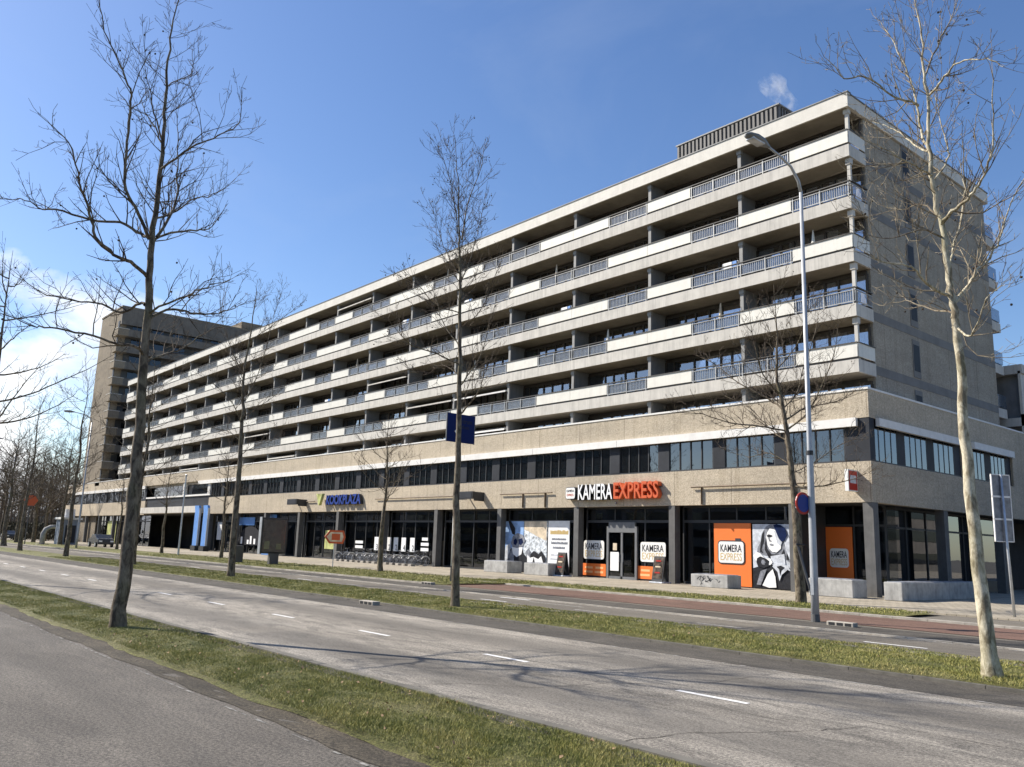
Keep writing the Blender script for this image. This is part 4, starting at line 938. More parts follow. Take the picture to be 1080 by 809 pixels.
tp(MB(O).box(-36.2, -29.6, 35.95, 35.99, 4.7, 4.76).box(-36.2, -29.6, 35.95, 35.99, 5.1, 5.16).sphere((-32.9, 35.9, 4.28), .07), 'mounting_rail', 'greyframe', t)
# second sign, farther along
O = (-64, 36, 5); t = thing('shop_sign', O, 'dark blue raised lettering with a green V mark on the fascia above the bicycles', 'sign')
text_obj('V', 'emblem', M['p_green'], -68.0, -66.9, 4.62, 5.62, 35.7, .25, t, org=O, bold=.03)
text_obj('KOOKPLAZA', 'letters', M['roadblue'], -66.6, -60.8, 4.66, 5.5, 35.7, .012, t, org=O, bold=.03)
text_obj('KOOKPLAZA', 'letter_sides', M['letterdark'], -66.57, -60.77, 4.64, 5.48, 35.95, .24, t, org=O, bold=.04)
# projecting sign boxes
for x, lb in ((-45.9, 'dark sign box on a bracket over the shops left of the orange and white lettering'), (-71.6, 'dark sign box on a bracket beyond the blue lettering')):
    O = (x, 36, 4.95); t = thing('projecting_sign', O, lb, 'sign', 'projecting sign boxes')
    tp(MB(O).box(x - 1.0, x + .9, 34.95, 35.15, 4.72, 5.22), 'sign_box', 'darkframe', t)
    tp(MB(O).box(x - .9, x + .8, 34.93, 34.95, 4.78, 5.16), 'sign_face', 'bluegrey', t)
    tp(MB(O).box(x + .8, x + .86, 35.15, 36.0, 4.6, 5.2).box(x - .9, x - .84, 35.15, 36, 4.9, 5.0), 'bracket', 'darkframe', t)
# light box on the corner
O = (-18.6, 36, 4.95); t = thing('light_box_sign', O, 'small white light box with a red and white face at the corner of the fascia', 'sign')
tp(MB(O).box(-18.72, -18.56, 35.15, 35.98, 4.55, 5.5), 'sign_box', 'signwhite', t)
tp(MB(O).box(-18.56, -18.552, 35.2, 35.93, 4.6, 5.45), 'sign_face', 'roadred', t)
tp(MB(O).box(-18.552, -18.548, 35.3, 35.83, 4.9, 5.25), 'sign_logo', 'p_grey1', t)
tp(MB(O).box(-18.68, -18.6, 35.98, 36.02, 4.9, 5.1), 'bracket', 'darkframe', t)

def logo_board(name, label, x0, x1, z0, z1, y, dark=False, camera_hump=False, white='signwhite'):
    O = ((x0 + x1) / 2, y, z0); t = thing(name, O, label, 'sign')
    w, h = x1 - x0, z1 - z0
    if camera_hump:
        m = MB(O).prism(rrect(x0 - .06, x1 + .06, z0 - .06, z1 + .06, .2), y - .012, y - .006).box(x1 - .5, x1 - .18, y - .012, y - .006, z1 + .06, z1 + .17)
        tp(m, 'outline', 'letterdark', t)
    tp(MB(O).prism(rrect(x0, x1, z0, z1, .15), y - .03, y - .014), 'board', white, t)
    text_obj('KAMERA', 'lettering', M['letterdark'], x0 + .08 * w, x1 - .08 * w, z0 + .52 * h, z0 + .86 * h, y - .031, .006, t, org=O, bold=.01)
    text_obj('EXPRESS', 'lettering', M['gold'], x0 + .08 * w, x1 - .08 * w, z0 + .12 * h, z0 + .46 * h, y - .031, .006, t, org=O, bold=-.006)
    return t
logo_board('window_sign', 'white rounded KAMERA EXPRESS board in the window left of the shop door', -36.2, -34.55, 1.1, 2.18, 36.74)
logo_board('window_sign', 'white rounded KAMERA EXPRESS board in the window right of the shop door', -31.78, -29.98, 1.08, 2.16, 36.74)
# orange boards under them
for x0, x1, side in ((-36.3, -34.4, 'left'), (-31.95, -30.0, 'right')):
    O = (x0, 36.74, .15); t = thing('window_board', O, f'low orange board with pale writing below the window {side} of the shop door', 'sign')
    tp(MB(O).box(x0, x1, 36.71, 36.74, .15, .84), 'board', 'orange', t)
    mb = MB(O)
    for r_, z in enumerate((.30, .55)):
        for k in range(2): mb.box(x0 + .18 + k * .85 + r_ * .05, x0 + .18 + k * .85 + .68, 36.702, 36.708, z, z + .12)
    tp(mb, 'text_line', 'orangepale', t)
# tall orange panel
O = (-25.7, 36.74, .1); t = thing('window_panel', O, 'tall bright orange panel with a rounded KAMERA EXPRESS logo beside the black and white portrait', 'poster')
tp(MB(O).box(-26.8, -24.6, 36.70, 36.74, .1, 3.2), 'panel', 'orange', t)
logo_board('window_logo', 'white rounded KAMERA EXPRESS logo with camera outline on the tall orange panel', -26.5, -25.0, 1.22, 2.28, 36.69, camera_hump=True)
O = (-21.2, 39, .6); t = thing('window_panel', O, 'orange logo panel in the shade behind the corner column', 'poster')
tp(MB(O).box(-21.85, -20.5, 38.95, 39.0, .6, 3.12), 'panel', 'orange', t)
logo_board('window_logo', 'shaded KAMERA EXPRESS logo on the orange panel at the corner porch', -21.65, -20.7, 1.2, 2.1, 38.94)

def flat(O, t, y, items):
    for i, (nm, mat, poly) in enumerate(items):
        tp(MB(O).prism(poly, y - .006 - .004 * i, y - .003 - .004 * i), nm, mat, t)
# portrait poster
x0, x1, z0, z1 = -24.5, -22.25, .1, 3.16; W_, H_ = x1 - x0, z1 - z0
def U(pts): return [(x0 + a * W_, z0 + b * H_) for a, b in pts]
O = (x0, 36.74, z0); t = thing('poster', O, 'large black and white portrait poster of a woman in a dark cap raising a camera', 'poster')
tp(MB(O).box(x0, x1, 36.71, 36.74, z0, z1), 'sheet', 'p_grey1', t)
flat(O, t, 36.71, [
 ('hair', 'p_grey2', U([(.34, .96), (.24, .86), (.2, .72), (.12, .62), (.1, .55), (.22, .52), (.34, .5), (.5, .52), (.7, .5), (.86, .42), (.98, .4), (.98, .62), (.9, .8), (.8, .95), (.6, 1.0), (.45, 1.0)])),
 ('hair_strand', 'p_grey3', U([(.24, .84), (.3, .9), (.3, .74), (.22, .6), (.26, .54), (.18, .56), (.2, .7)])),
 ('hair_strand', 'p_grey3', U([(.84, .78), (.9, .62), (.88, .44), (.82, .46), (.84, .6)])),
 ('jaw_shade', 'p_grey3', U([(.33, .78), (.36, .62), (.46, .53), (.7, .53), (.77, .62), (.8, .5), (.6, .44), (.4, .47), (.3, .6)])),
 ('hair_light', 'p_grey1', U([(.82, .9), (.95, .72), (.98, .5), (.9, .46), (.82, .6), (.78, .74)])),
 ('coat', 'p_grey3', U([(0, 0), (0, .3), (.14, .33), (.3, .32), (.5, .38), (.7, .34), (.9, .32), (1, .26), (1, 0)])),
 ('neck', 'p_grey1', U([(.45, .5), (.78, .54), (.8, .38), (.55, .33), (.46, .38)])),
 ('face', 'p_white', U([(.38, .87), (.35, .8), (.37, .73), (.38, .67), (.42, .61), (.5, .565), (.6, .56), (.7, .62), (.72, .74), (.64, .86), (.55, .92), (.44, .93)])),
 ('cheek_shade', 'p_grey1', U([(.55, .9), (.72, .86), (.75, .75), (.7, .66), (.62, .7), (.58, .8)])),
 ('brow_eye', 'p_grey3', U([(.37, .825), (.42, .84), (.5, .825), (.5, .805), (.43, .79), (.38, .8)])),
 ('nose', 'p_grey2', U([(.4, .79), (.425, .73), (.47, .725), (.48, .74), (.44, .755), (.43, .79)])),
 ('mouth', 'p_grey2', U([(.43, .685), (.48, .695), (.54, .68), (.5, .667), (.45, .667)])),
 ('cap', 'p_navy', U([(.54, .985), (.6, .88), (.66, .78), (.72, .73), (.8, .74), (.86, .82), (.82, .93), (.72, .985), (.62, 1.0)])),
 ('hand', 'p_white', U([(.02, .5), (.1, .56), (.2, .54), (.3, .47), (.45, .46), (.5, .4), (.44, .36), (.3, .38), (.2, .44), (.08, .42)])),
 ('camera', 'p_grey3', U([(.12, .46), (.2, .49), (.34, .46), (.42, .42), (.4, .34), (.28, .31), (.14, .33), (.1, .4)])),
 ('lens', 'p_grey2', U([(.24, .44), (.3, .44), (.33, .4), (.3, .36), (.25, .36), (.22, .4)])),
 ('shirt', 'p_white', U([(.24, .04), (.38, .22), (.5, .3), (.56, .18), (.58, .02), (.4, .01)])),
 ('lapel', 'p_grey2', U([(.1, .05), (.2, .26), (.36, .3), (.3, .2), (.2, .04)])),
 ('scarf', 'p_grey1', U([(.5, .34), (.62, .26), (.66, .12), (.72, .22), (.86, .3), (.95, .27), (.86, .36), (.7, .4), (.56, .4)])),
 ('scarf_fold', 'p_grey3', U([(.6, .34), (.66, .3), (.68, .2), (.72, .28), (.8, .33), (.7, .36)]))])
# winter scene poster (two sheets) and the white text sheet
x0, x1, z0, z1 = -43.85, -39.45, .1, 3.3; W_, H_ = x1 - x0, z1 - z0
O = (x0, 36.74, z0); t = thing('poster', O, 'wide winter photo poster with a hooded figure in front of pale crowd and blue sky', 'poster')
tp(MB(O).box(x0, x0 + W_ * .49, 36.71, 36.74, z0, z1), 'sheet', 'p_sky', t)
tp(MB(O).box(x0 + W_ * .505, x1, 36.71, 36.74, z0, z1), 'sheet', 'p_snow', t)
flat(O, t, 36.71, [
 ('sky_edge', 'p_navy', U([(0, 0), (.05, 0), (.07, .5), (.03, 1), (0, 1)])),
 ('evening_sky', 'p_sand', U([(.51, 1), (.99, 1), (.99, .62), (.8, .7), (.6, .8), (.51, .84)])),
 ('mast', 'p_grey3', U([(.14, 1.0), (.2, 1.0), (.3, .86), (.3, .72), (.24, .74), (.18, .88)])),
 ('snow', 'p_snow', U([(.5, .52), (.62, .62), (.78, .6), (.9, .5), (1, .42), (1, .2), (.5, .2)])),
 ('snow', 'p_grey1', U([(.06, .2), (.1, .5), (.2, .55), (.24, .2)])),
 ('jacket', 'p_grey3', U([(.22, 0), (.2, .42), (.3, .52), (.46, .5), (.52, .34), (.62, .26), (.64, 0)])),
 ('jacket', 'p_grey2', U([(.1, 0), (.16, .3), (.24, .44), (.3, .3), (.28, 0)])),
 ('fur', 'p_white', U([(.24, .48), (.27, .34), (.36, .28), (.46, .34), (.49, .48)])),
 ('hood', 'p_grey2', U([(.22, .56), (.26, .7), (.36, .76), (.48, .73), (.54, .62), (.5, .5), (.36, .46), (.26, .48)])),
 ('goggle', 'p_navy', U([(.28, .62), (.34, .66), (.37, .58), (.34, .52), (.28, .53)])),
 ('goggle', 'p_navy', U([(.4, .64), (.47, .66), (.5, .58), (.45, .52), (.4, .54)])),
 ('rock', 'p_grey2', U([(.56, .4), (.62, .46), (.68, .38), (.66, .3), (.58, .28)])),
 ('rock', 'p_grey3', U([(.66, .34), (.74, .42), (.84, .36), (.9, .42), (.99, .3), (.99, .18), (.68, .2)])),
 ('snow', 'p_white', U([(.6, .34), (.66, .28), (.74, .3), (.72, .2), (.6, .18)])),
 ('snow', 'p_white', U([(.74, .3), (.84, .26), (.9, .32), (.94, .2), (.78, .16)]))])
x0, x1 = -39.35, -37.45
O = (x0, 36.74, .1); t = thing('poster', O, 'tall white window sheet with grey lines of text left of the shop entrance column', 'poster')
tp(MB(O).box(x0, x1, 36.71, 36.74, .1, 3.32), 'sheet', 'p_white', t)
for k, (z, a, b, mt, h) in enumerate(((2.5, .2, 1.75, 'gold', .26), (2.15, .35, 1.6, 'p_grey2', .13), (1.9, .3, 1.7, 'p_grey2', .15), (1.62, .45, 1.45, 'p_grey2', .14), (1.2, .3, 1.65, 'p_grey1', .08), (.95, .2, .9, 'p_grey1', .08))):
    mb = MB(O); rn = random.Random(k); u = x0 + a
    while u < x0 + b:
        l = rn.uniform(.03, .08); mb.box(u, u + l, 36.702, 36.708, z, z + h * rn.uniform(.7, 1)); u += l + .02
    tp(mb, 'text_line', mt, t)
# shop door
O = (-33.1, 36.7, .1); t = thing('shop_door', O, 'glass double door in a grey frame between the two white logo boards', 'door')
tp(MB(O).box(-34.25, -34.1, 36.6, 36.74, .05, 3.0).box(-32.1, -31.95, 36.6, 36.74, .05, 3.0).box(-33.17, -33.03, 36.62, 36.74, .05, 2.66).box(-34.1, -32.1, 36.6, 36.74, 2.66, 3.24).box(-34.1, -32.1, 36.62, 36.74, .05, .2), 'door_frame', 'greyframe', t)
tp(MB(O).box(-34.1, -33.17, 36.68, 36.69, .2, 2.66).box(-33.03, -32.1, 36.68, 36.69, .2, 2.66), 'pane', 'shopglass', t)
tp(MB(O).tube([(-33.25, 36.57, 1.0), (-33.25, 36.57, 1.5)], .015, 6).tube([(-32.95, 36.57, 1.0), (-32.95, 36.57, 1.5)], .015, 6), 'handle', 'steel', t)
tp(MB(O).box(-34.0, -33.35, 36.655, 36.675, .5, 1.55), 'notice', 'p_white', t)
tp(MB(O).box(-33.8, -33.5, 36.655, 36.675, 1.65, 2.05), 'notice', 'p_sand', t)
# number posters and slogan strips behind the bicycles
for i, (x, n) in enumerate(((-57.75, '2'), (-56.75, '2'), (-55.65, '4'), (-54.45, '2'), (-59.6, '3'))):
    O = (x, 36.72, 1.0); t = thing('number_poster', O, ('white upright poster with a dark numeral, number %d from the right behind the bicycles' % (4 - i)) if i < 4 else 'white upright poster hidden partly by the slim tree behind the bicycles', 'poster', 'white number posters in the bicycle shop window')
    tp(MB(O).box(x - .3, x + .3, 36.70, 36.73, 1.0, 2.05), 'sheet', 'p_white', t)
    text_obj(n, 'numeral', M['letterdark'], x + .0, x + .24, 1.06, 1.5, 36.695, .006, t, org=O, bold=.01)
for i, (x, w, lb) in enumerate(((-52.8, .5, 'stack of three white slogan strips at the right end of the bicycle window'), (-62.3, .6, 'two white slogan strips in the window near the left bicycles'))):
    O = (x, 36.72, 1.0); t = thing('slogan_strips', O, lb, 'poster')
    for k in range(3 - i): tp(MB(O).box(x - w + .12 * (k == 2), x + w - .12 * (k == 2), 36.70, 36.73, 1.1 + .38 * k, 1.33 + .38 * k), 'strip', 'p_white', t)
O = (-65.5, 36.7, .8); t = thing('poster', O, 'yellow green picture panel in the window behind the orange arrow sign', 'poster')
tp(MB(O).box(-68.2, -65.6, 36.70, 36.73, .9, 2.5), 'sheet', 'p_green', t)
# blue shop windows farther left
O = (-84, 36.7, .5); t = thing('poster', O, 'blue window display with a black arch shape and white figures', 'poster')
tp(MB(O).box(-88.6, -83.2, 36.69, 36.73, 2.9, 3.7), 'sheet', 'skyblue', t)
arc = [(-87 + 3.0 * math.cos(R(a)) + 3.0, .9 + 1.9 * math.sin(R(a))) for a in range(0, 181, 12)]
tp(MB(O).prism(arc, 36.67, 36.688), 'arch', 'p_grey3', t)
mb = MB(O)
for u in (-86.2, -84.6, -83.9, -83.0, -81.6): mb.box(u, u + .42, 36.655, 36.668, 1.0, 1.0 + .6 + .2 * math.sin(u * 5))
tp(mb, 'figures', 'p_white', t)
for x0, x1, z0, z1, mt, lb in ((-80.3, -78.2, 3.2, 3.95, 'skyblue', 'small blue fanlight board above the glass billboard'), (-92.8, -91.6, 1.3, 3.2, 'p_white', 'pair of white notices in the window beside the blue banners'), (-134.5, -130.2, .2, 3.3, 'p_green', 'tall pale green window panel near the far end of the podium')):
    O = (x0, 36.7, z0); o = MB(O).box(x0, x1, 36.69, 36.73, z0, z1).build('poster', M[mt]); tag(o, lb, 'poster')
# blue slanted banner at the window and the two blue pillars of the passage
o = MB((-77.4, 35.6, .1)).prism([(-78.4, .1), (-75.9, .1), (-75.9, 3.6), (-78.4, 2.4)], 35.5, 35.58).build('banner', M['skyblue']); tag(o, 'light blue slanted banner standing right of the glass billboard', 'banner')
for x, lb in ((-93.4, 'left one of the two light blue banner pillars at the passage'), (-90.9, 'right one of the two light blue banner pillars at the passage')):
    O = (x, 34.6, .1); t = thing('banner_pillar', O, lb, 'banner', 'light blue banner pillars at the passage')
    tp(MB(O).prism([(x - .6, .6), (x + .6, .6), (x + .6, 4.3), (x + .35, 4.9), (x - .8, 4.9), (x - .6, 4.3)], 34.5, 34.75), 'banner', 'skyblue', t)
    tp(MB(O).box(x + .61, x + .69, 34.5, 34.7, .1, 4.6), 'post', 'steel', t)
    tp(MB(O).box(x - .5, x + .8, 34.3, 34.9, .05, .6), 'foot', 'black', t)
# shop pendant lamps
for i, x in enumerate((-50.0, -48.3, -46.6, -44.9)):
    O = (x, 38.6, 3.2); t = thing('pendant_lamp', O, 'round white pendant lamp, %s of the row of four behind the restaurant window' % ('leftmost', 'second from left', 'third from left', 'rightmost')[i], 'lamp', 'pendant lamps behind the shop window')
    tp(MB(O).sphere((x, 38.6, 2.75), .13), 'globe', 'pendant', t); tp(MB(O).tube([(x, 38.6, 2.88), (x, 38.6, 4.1)], .012, 4), 'cord', 'black', t)
for x, lb in ((-30.9, 'small ceiling spot glowing inside the camera shop right of the door'), (-27.6, 'small ceiling spot glowing inside the window left of the orange panel')):
    O = (x, 38.5, 3.0); t = thing('ceiling_spot', O, lb, 'lamp', 'ceiling spots in the camera shop')
    tp(MB(O).sphere((x, 38.3, 2.95), .08), 'bulb', 'pendant', t); tp(MB(O).tube([(x, 38.3, 3.02), (x, 38.3, 4.1)], .02, 5), 'stem', 'black', t)
# tables behind the restaurant window
for i, x in enumerate((-49.2, -47.4, -45.6)):
    O = (x, 37.7, .1); t = thing('cafe_table', O, 'brown cafe table behind the glass, %s of three' % ('left', 'middle', 'right')[i], 'table', 'cafe tables behind the restaurant window')
    tp(MB(O).box(x - .75, x + .75, 37.4, 38.0, 1.02, 1.08), 'tabletop', 'wood', t); tp(MB(O).tube([(x, 37.7, .1), (x, 37.7, 1.02)], .04, 6).box(x - .25, x + .25, 37.5, 37.9, .1, .14), 'pedestal', 'black', t)
    tp(MB(O).box(x - .7, x + .7, 37.42, 37.45, 1.1, 1.35), 'napkin_rail', 'redorange', t)

# ------------------------------------------------------------------ concrete benches
def bench(x0, x1, y0, y1, h, label, slats=True):
    O = ((x0 + x1) / 2, (y0 + y1) / 2, .05); t = thing('concrete_bench', O, label, 'bench', 'concrete bench blocks along the pavement')
    tp(MB(O).box(x0, x1, y0, y1, .05, h), 'block', 'bench', t, .03)
    if slats: tp(MB(O).box(x0 + .1, x1 - .1, y0 + .1, y1 - .1, h, h + .025), 'seat_inset', 'p_grey2', t)
    return t
bench(-42.8, -40.5, 34.4, 35.6, .75, 'pale concrete bench block at the left edge of the winter poster')
bench(-38.95, -36.8, 34.4, 35.6, .74, 'rough concrete bench block in front of the white text sheet')
tb = bench(-26.45, -24.3, 34.3, 35.4, .66, 'concrete bench block with dark graffiti scrawl in front of the orange panel')
mb = MB((-25.4, 34.85, .05)); rn = random.Random(5)
for k in range(9):
    px_, pz_ = -26.1 + k * .13, .38 + rn.uniform(-.1, .12); q = [(px_, 34.292, pz_)]
    for j in range(4): px_ += rn.uniform(-.12, .16); pz_ = min(.6, max(.18, pz_ + rn.uniform(-.16, .16))); q.append((px_, 34.292, pz_))
    mb.tube(q, .009, 4)
tp(mb, 'graffiti', 'black', tb)
bench(-19.9, -17.9, 33.9, 35.1, .78, 'long pale concrete bench block behind the lamp post')
bench(-16.75, -16.0, 34.2, 41.5, .78, 'long concrete block running along the side street past the corner column', True)
# sandwich boards
for x, y, lb, c in ((-36.45, 35.2, 'dark sandwich board standing before the white text sheet', .34), (-29.2, 35.3, 'dark sandwich board standing against the column right of the shop door', .36)):
    O = (x, y, .05); t = thing('sandwich_board', O, lb, 'sign', 'sandwich boards outside the camera shop')
    tp(MB(O).prism([(y - .28, .12), (y - .22, .12), (y + .02, 1.42), (y - .04, 1.42)], x - c, x + c, 'X'), 'front_panel', 'darkframe', t)
    tp(MB(O).prism([(y + .28, .12), (y + .22, .12), (y - .01, 1.42), (y + .04, 1.42)], x - c, x + c, 'X'), 'back_panel', 'darkframe', t)
    tp(MB(O).prism([(y - .268, .28), (y - .262, .28), (y - .065, 1.34), (y - .071, 1.34)], x - c + .05, x + c - .05, 'X'), 'poster', 'p_brown', t)
    for z, mt in ((1.15, 'roadred'), (.85, 'p_sand'), (.55, 'roadred')):
        yy = y - .268 + (z - .28) * .186 - .006
        tp(MB(O).box(x - .18, x + .16, yy - .004, yy, z, z + .07), 'text_line', mt, t)
    tp(MB(O).box(x - c - .08, x + c + .08, y - .38, y + .38, .05, .12), 'foot', 'p_grey1', t, .02)

# ------------------------------------------------------------------ bicycles
def make_bike():
    t = empty('bicycle', (0, 0, 0))
    for cx in (-.55, .55):
        ring = [(cx + .33 * math.cos(R(a)), 0, .34 + .33 * math.sin(R(a))) for a in range(0, 361, 20)]
        wl = MB().tube(ring, .018, 5, False).build('wheel', M['rubber'], t)
        sp = MB()
        for a in range(0, 180, 22): sp.tube([(cx + .32 * math.cos(R(a)), 0, .34 + .32 * math.sin(R(a))), (cx - .32 * math.cos(R(a)), 0, .34 - .32 * math.sin(R(a)))], .004, 3)
        rim = [(cx + .305 * math.cos(R(a)), 0, .34 + .305 * math.sin(R(a))) for a in range(0, 361, 20)]
        sp.tube(rim, .01, 4, False)
        sp.build('rim', M['p_grey1'], wl)  # rims paled so that their colour carries some sun glitter
        fd = [(cx + .37 * math.cos(R(a)), 0, .34 + .37 * math.sin(R(a))) for a in range(20, 165, 15)]
        MB().tube(fd, .024, 5).build('mudguard', M['signwhite'], t)  # near-white colour stands in for glints of sun
    MB().tube([(-.55, 0, .34), (-.1, 0, .32), (-.22, 0, .82)], .018, 6).tube([(-.55, 0, .34), (-.2, 0, .74)], .013, 6).tube([(-.1, 0, .32), (.36, 0, .78)], .02, 6).tube([(-.2, 0, .6), (.38, 0, .82)], .016, 6).tube([(.55, 0, .34), (.36, 0, .78), (.31, 0, 1.0)], .018, 6).build('frame', M['p_grey2'], t)
    MB().tube([(.31, -.28, 1.02), (.35, -.2, 1.06), (.33, 0, 1.02), (.35, .2, 1.06), (.31, .28, 1.02)], .014, 5).build('handlebar', M['steel'], t)
    MB().prism([(-.34, .86), (-.1, .88), (-.06, .9), (-.3, .95), (-.36, .93)], -.08, .08).build('saddle', M['black'], t)
    MB().box(-.85, -.42, -.08, .08, .72, .74).tube([(-.8, .07, .73), (-.56, .07, .36)], .008, 4).build('luggage_rack', M['steel'], t)
    MB().box(-.18, -.02, -.11, -.08, .3, .34).box(-.18, -.02, .08, .11, .3, .34).tube([(-.1, -.08, .32), (-.1, .08, .32)], .02, 6).build('pedals', M['black'], t)
    return t
bk = make_bike()
bl = ['leftmost bicycle of the row, parked side on by the column', 'second bicycle from the left, leaning toward the first', 'third bicycle from the left of the row', 'fourth bicycle from the left, left of the slim tree', 'fifth bicycle of the row, half hidden by the slim tree', 'sixth bicycle from the left, just right of the slim tree', 'seventh bicycle from the left under a white number poster', 'fourth bicycle from the right end of the row', 'third bicycle from the right end of the row', 'second bicycle from the right end of the row', 'rightmost bicycle of the row beside the dark column']
bx_ = [(-61.6, 35.0, 20), (-60.6, 35.2, 35), (-59.5, 35.1, 70), (-58.4, 35.2, 80), (-57.3, 35.2, 84), (-56.2, 35.2, 88), (-55.2, 35.2, 80), (-54.2, 35.2, 86), (-53.2, 35.2, 82), (-52.2, 35.2, 90), (-51.3, 35.2, 84)]
for i, ((x, y, a), lb) in enumerate(zip(bx_, bl)):
    t = bk if i == 0 else copy_tree(bk)
    t.location = (x, y, .05); t.rotation_euler = (R((-1) ** i * 4), 0, R(a)); tag(t, lb, 'bicycle', 'bicycles parked in a row outside the shop window')

# ------------------------------------------------------------------ street furniture
# street lamp near
def lamp_post(x, y, h, r0, r1, label, disc=False, arm=2.1, fine=True):
    O = (x, y, 0); t = thing('street_lamp', O, label, 'street lamp', 'tall street lamps with curved arms')
    tp(MB(O).tube([(x, y, 0), (x, y, 1.2), (x, y, h * .36), (x, y, h * .38), (x, y, h)], [r0, r0 * .95, r0 * .8, r0 * .66, r1], 14), 'pole', 'lampwhite', t, smooth=True)
    ar = [(x, y, h - .02), (x, y - .12, h + .3), (x, y - .5, h + .62), (x, y - 1.0, h + .75), (x, y - arm + .5, h + .84)]
    tp(MB(O).tube(ar, [r1, r1 * .9, r1 * .8, r1 * .75, r1 * .7], 10), 'arm', 'lampwhite', t, smooth=True)
    yy = y - arm - .1; zz = h + .86
    hd = MB(O)
    sec = [(yy - .52, .02, .02), (yy - .42, .14, .07), (yy - .15, .20, .11), (yy + .2, .17, .11), (yy + .5, .07, .06), (yy + .6, .04, .04)]
    vs = []; n = 10
    for (q, wx, wz) in sec:
        for k in range(n): a = 2 * math.pi * k / n; vs.append((x + wx * math.cos(a), q, zz + wz * math.sin(a) + (.0)))
    fs = [(i * n + k, i * n + (k + 1) % n, (i + 1) * n + (k + 1) % n, (i + 1) * n + k) for i in range(5) for k in range(n)] + [tuple(range(n)), tuple(range(59, 49, -1))]
    hd.add(vs, fs); h_ = tp(hd, 'lamp_head', 'greyframe', t, smooth=True)
    lens = MB(O).box(x - .13, x + .13, yy - .36, yy + .2, zz - .115, zz - .05); tp(lens, 'lens', 'p_grey1', h_, .02)
    if fine:
        tp(MB(O).tube([(x, y, h * .365), (x, y, h * .375)], [r0 * .86, r0 * .86], 14), 'collar', 'black', t)
        tp(MB(O).tube([(x, y, 0), (x, y, .2)], [r0 * 1.12, r0 * 1.04], 14), 'base_sleeve', 'column', t)
        tp(MB(O).box(x - .045, x + .045, y - r0 - .012, y - r0 + .02, .7, 1.15), 'door', 'steel', t)
    return t
lamp_post(-12.33, 21.3, 12.2, .108, .05, 'tall silver street lamp with curved arm at the edge of the red cycle path')
lamp_post(-94.7, 23.1, 12.9, .12, .06, 'distant street lamp before the tall dark tower', arm=2.2, fine=False)
lamp_post(-132, 23.1, 12.9, .12, .06, 'farthest street lamp at the left edge of the street', arm=2.2, fine=False)
# no-parking disc on the lamp
O = (-12.43, 21.1, 3.1); t = thing('no_parking_sign', O, 'round blue sign with red rim strapped to the silver lamp post', 'sign')
def disc(O, r, x0, x1, axis='X'):
    c = [(O[1] + r * math.cos(R(a)), O[2] + r * math.sin(R(a))) for a in range(0, 360, 12)]
    return MB(O).prism(c, x0, x1, 'X')
tp(disc((-12.55, 21.05, 3.12), .30, -12.56, -12.53), 'disc', 'roadred', t)
for ch in t.children: ch.location = (.12, .05, .02)
d_ = disc((-12.55, 21.05, 3.12), .24, -12.53, -12.522); o = tp(d_, 'disc_face', 'roadblue', t); o.location = (.12, .05, .02)
o = disc((-12.55, 21.05, 3.12), .24, -12.568, -12.561); o = tp(o, 'disc_face', 'roadblue', t); o.location = (.12, .05, .02)
o = MB((-12.43, 21.1, 3.1)).box(-12.56, -12.3, 21.15, 21.2, 3.0, 3.04).box(-12.56, -12.3, 21.15, 21.2, 3.2, 3.24); tp(o, 'clamp', 'steel', t)
t.location = (-12.56, 21.0, 3.1); t.rotation_euler = (0, 0, R(-8))
# blue direction sign on a mast behind the middle tree
O = (-31.05, 23.2, 0); t = thing('direction_sign', O, 'dark blue direction board on a pale mast behind the middle tree', 'sign')
tp(MB(O).tube([(-31.05, 23.2, 0), (-31.05, 23.2, .75)], .13, 12), 'mast_foot', 'black', t)
tp(MB(O).tube([(-31.05, 23.2, .7), (-31.05, 23.2, 3.75), (-31.05, 23.2, 3.9), (-31.05, 23.2, 7.8)], [.12, .12, .075, .07], 12), 'mast', 'signwhite', t, smooth=True)
bd = tp(MB(O).box(-31.0, -30.96, 22.42, 24.02, 6.3, 7.62), 'board', 'navy', t, .01)
tp(MB(O).box(-31.0, -30.955, 22.40, 22.43, 6.28, 7.64).box(-31.0, -30.955, 24.01, 24.04, 6.28, 7.64), 'board_edge', 'greyframe', bd)
text_obj('Centrum', 'board_text', M['bluegrey'], 22.95, 23.85, 7.2, 7.42, -30.958, .004, bd, facing='+X', org=O)
text_obj('Stadhuis', 'board_text', M['bluegrey'], 22.95, 23.7, 6.95, 7.12, -30.958, .004, bd, facing='+X', org=O)
tp(MB(O).prism([(22.86, 6.8), (23.0, 6.95), (23.0, 6.65)], -30.958, -30.953, 'X'), 'arrow', 'signwhite', bd)
# traffic sign seen from behind on the right
O = (-10.5, 29.75, 0); t = thing('traffic_sign', O, 'back of a three part rectangular sign on a slim grey pole at the right edge', 'sign')
tp(MB(O).tube([(-10.4, 29.75, 0), (-10.46, 29.75, 2.0), (-10.52, 29.75, 4.5)], [.045, .04, .035], 10), 'pole', 'steel', t, smooth=True)
for k in range(3):
    z = 2.36 + .72 * k
    pl = tp(MB(O).box(-10.58, -10.565, 29.42, 30.1, z, z + .7), 'plate', 'p_plate', t)
    tp(MB(O).box(-10.60, -10.55, 29.40, 29.43, z - .01, z + .71).box(-10.60, -10.55, 30.09, 30.12, z - .01, z + .71).box(-10.60, -10.55, 29.40, 30.12, z - .01, z + .02).box(-10.60, -10.55, 29.40, 30.12, z + .68, z + .71), 'plate_rim', 'signwhite', pl)
t.rotation_euler = (0, 0, R(-27))
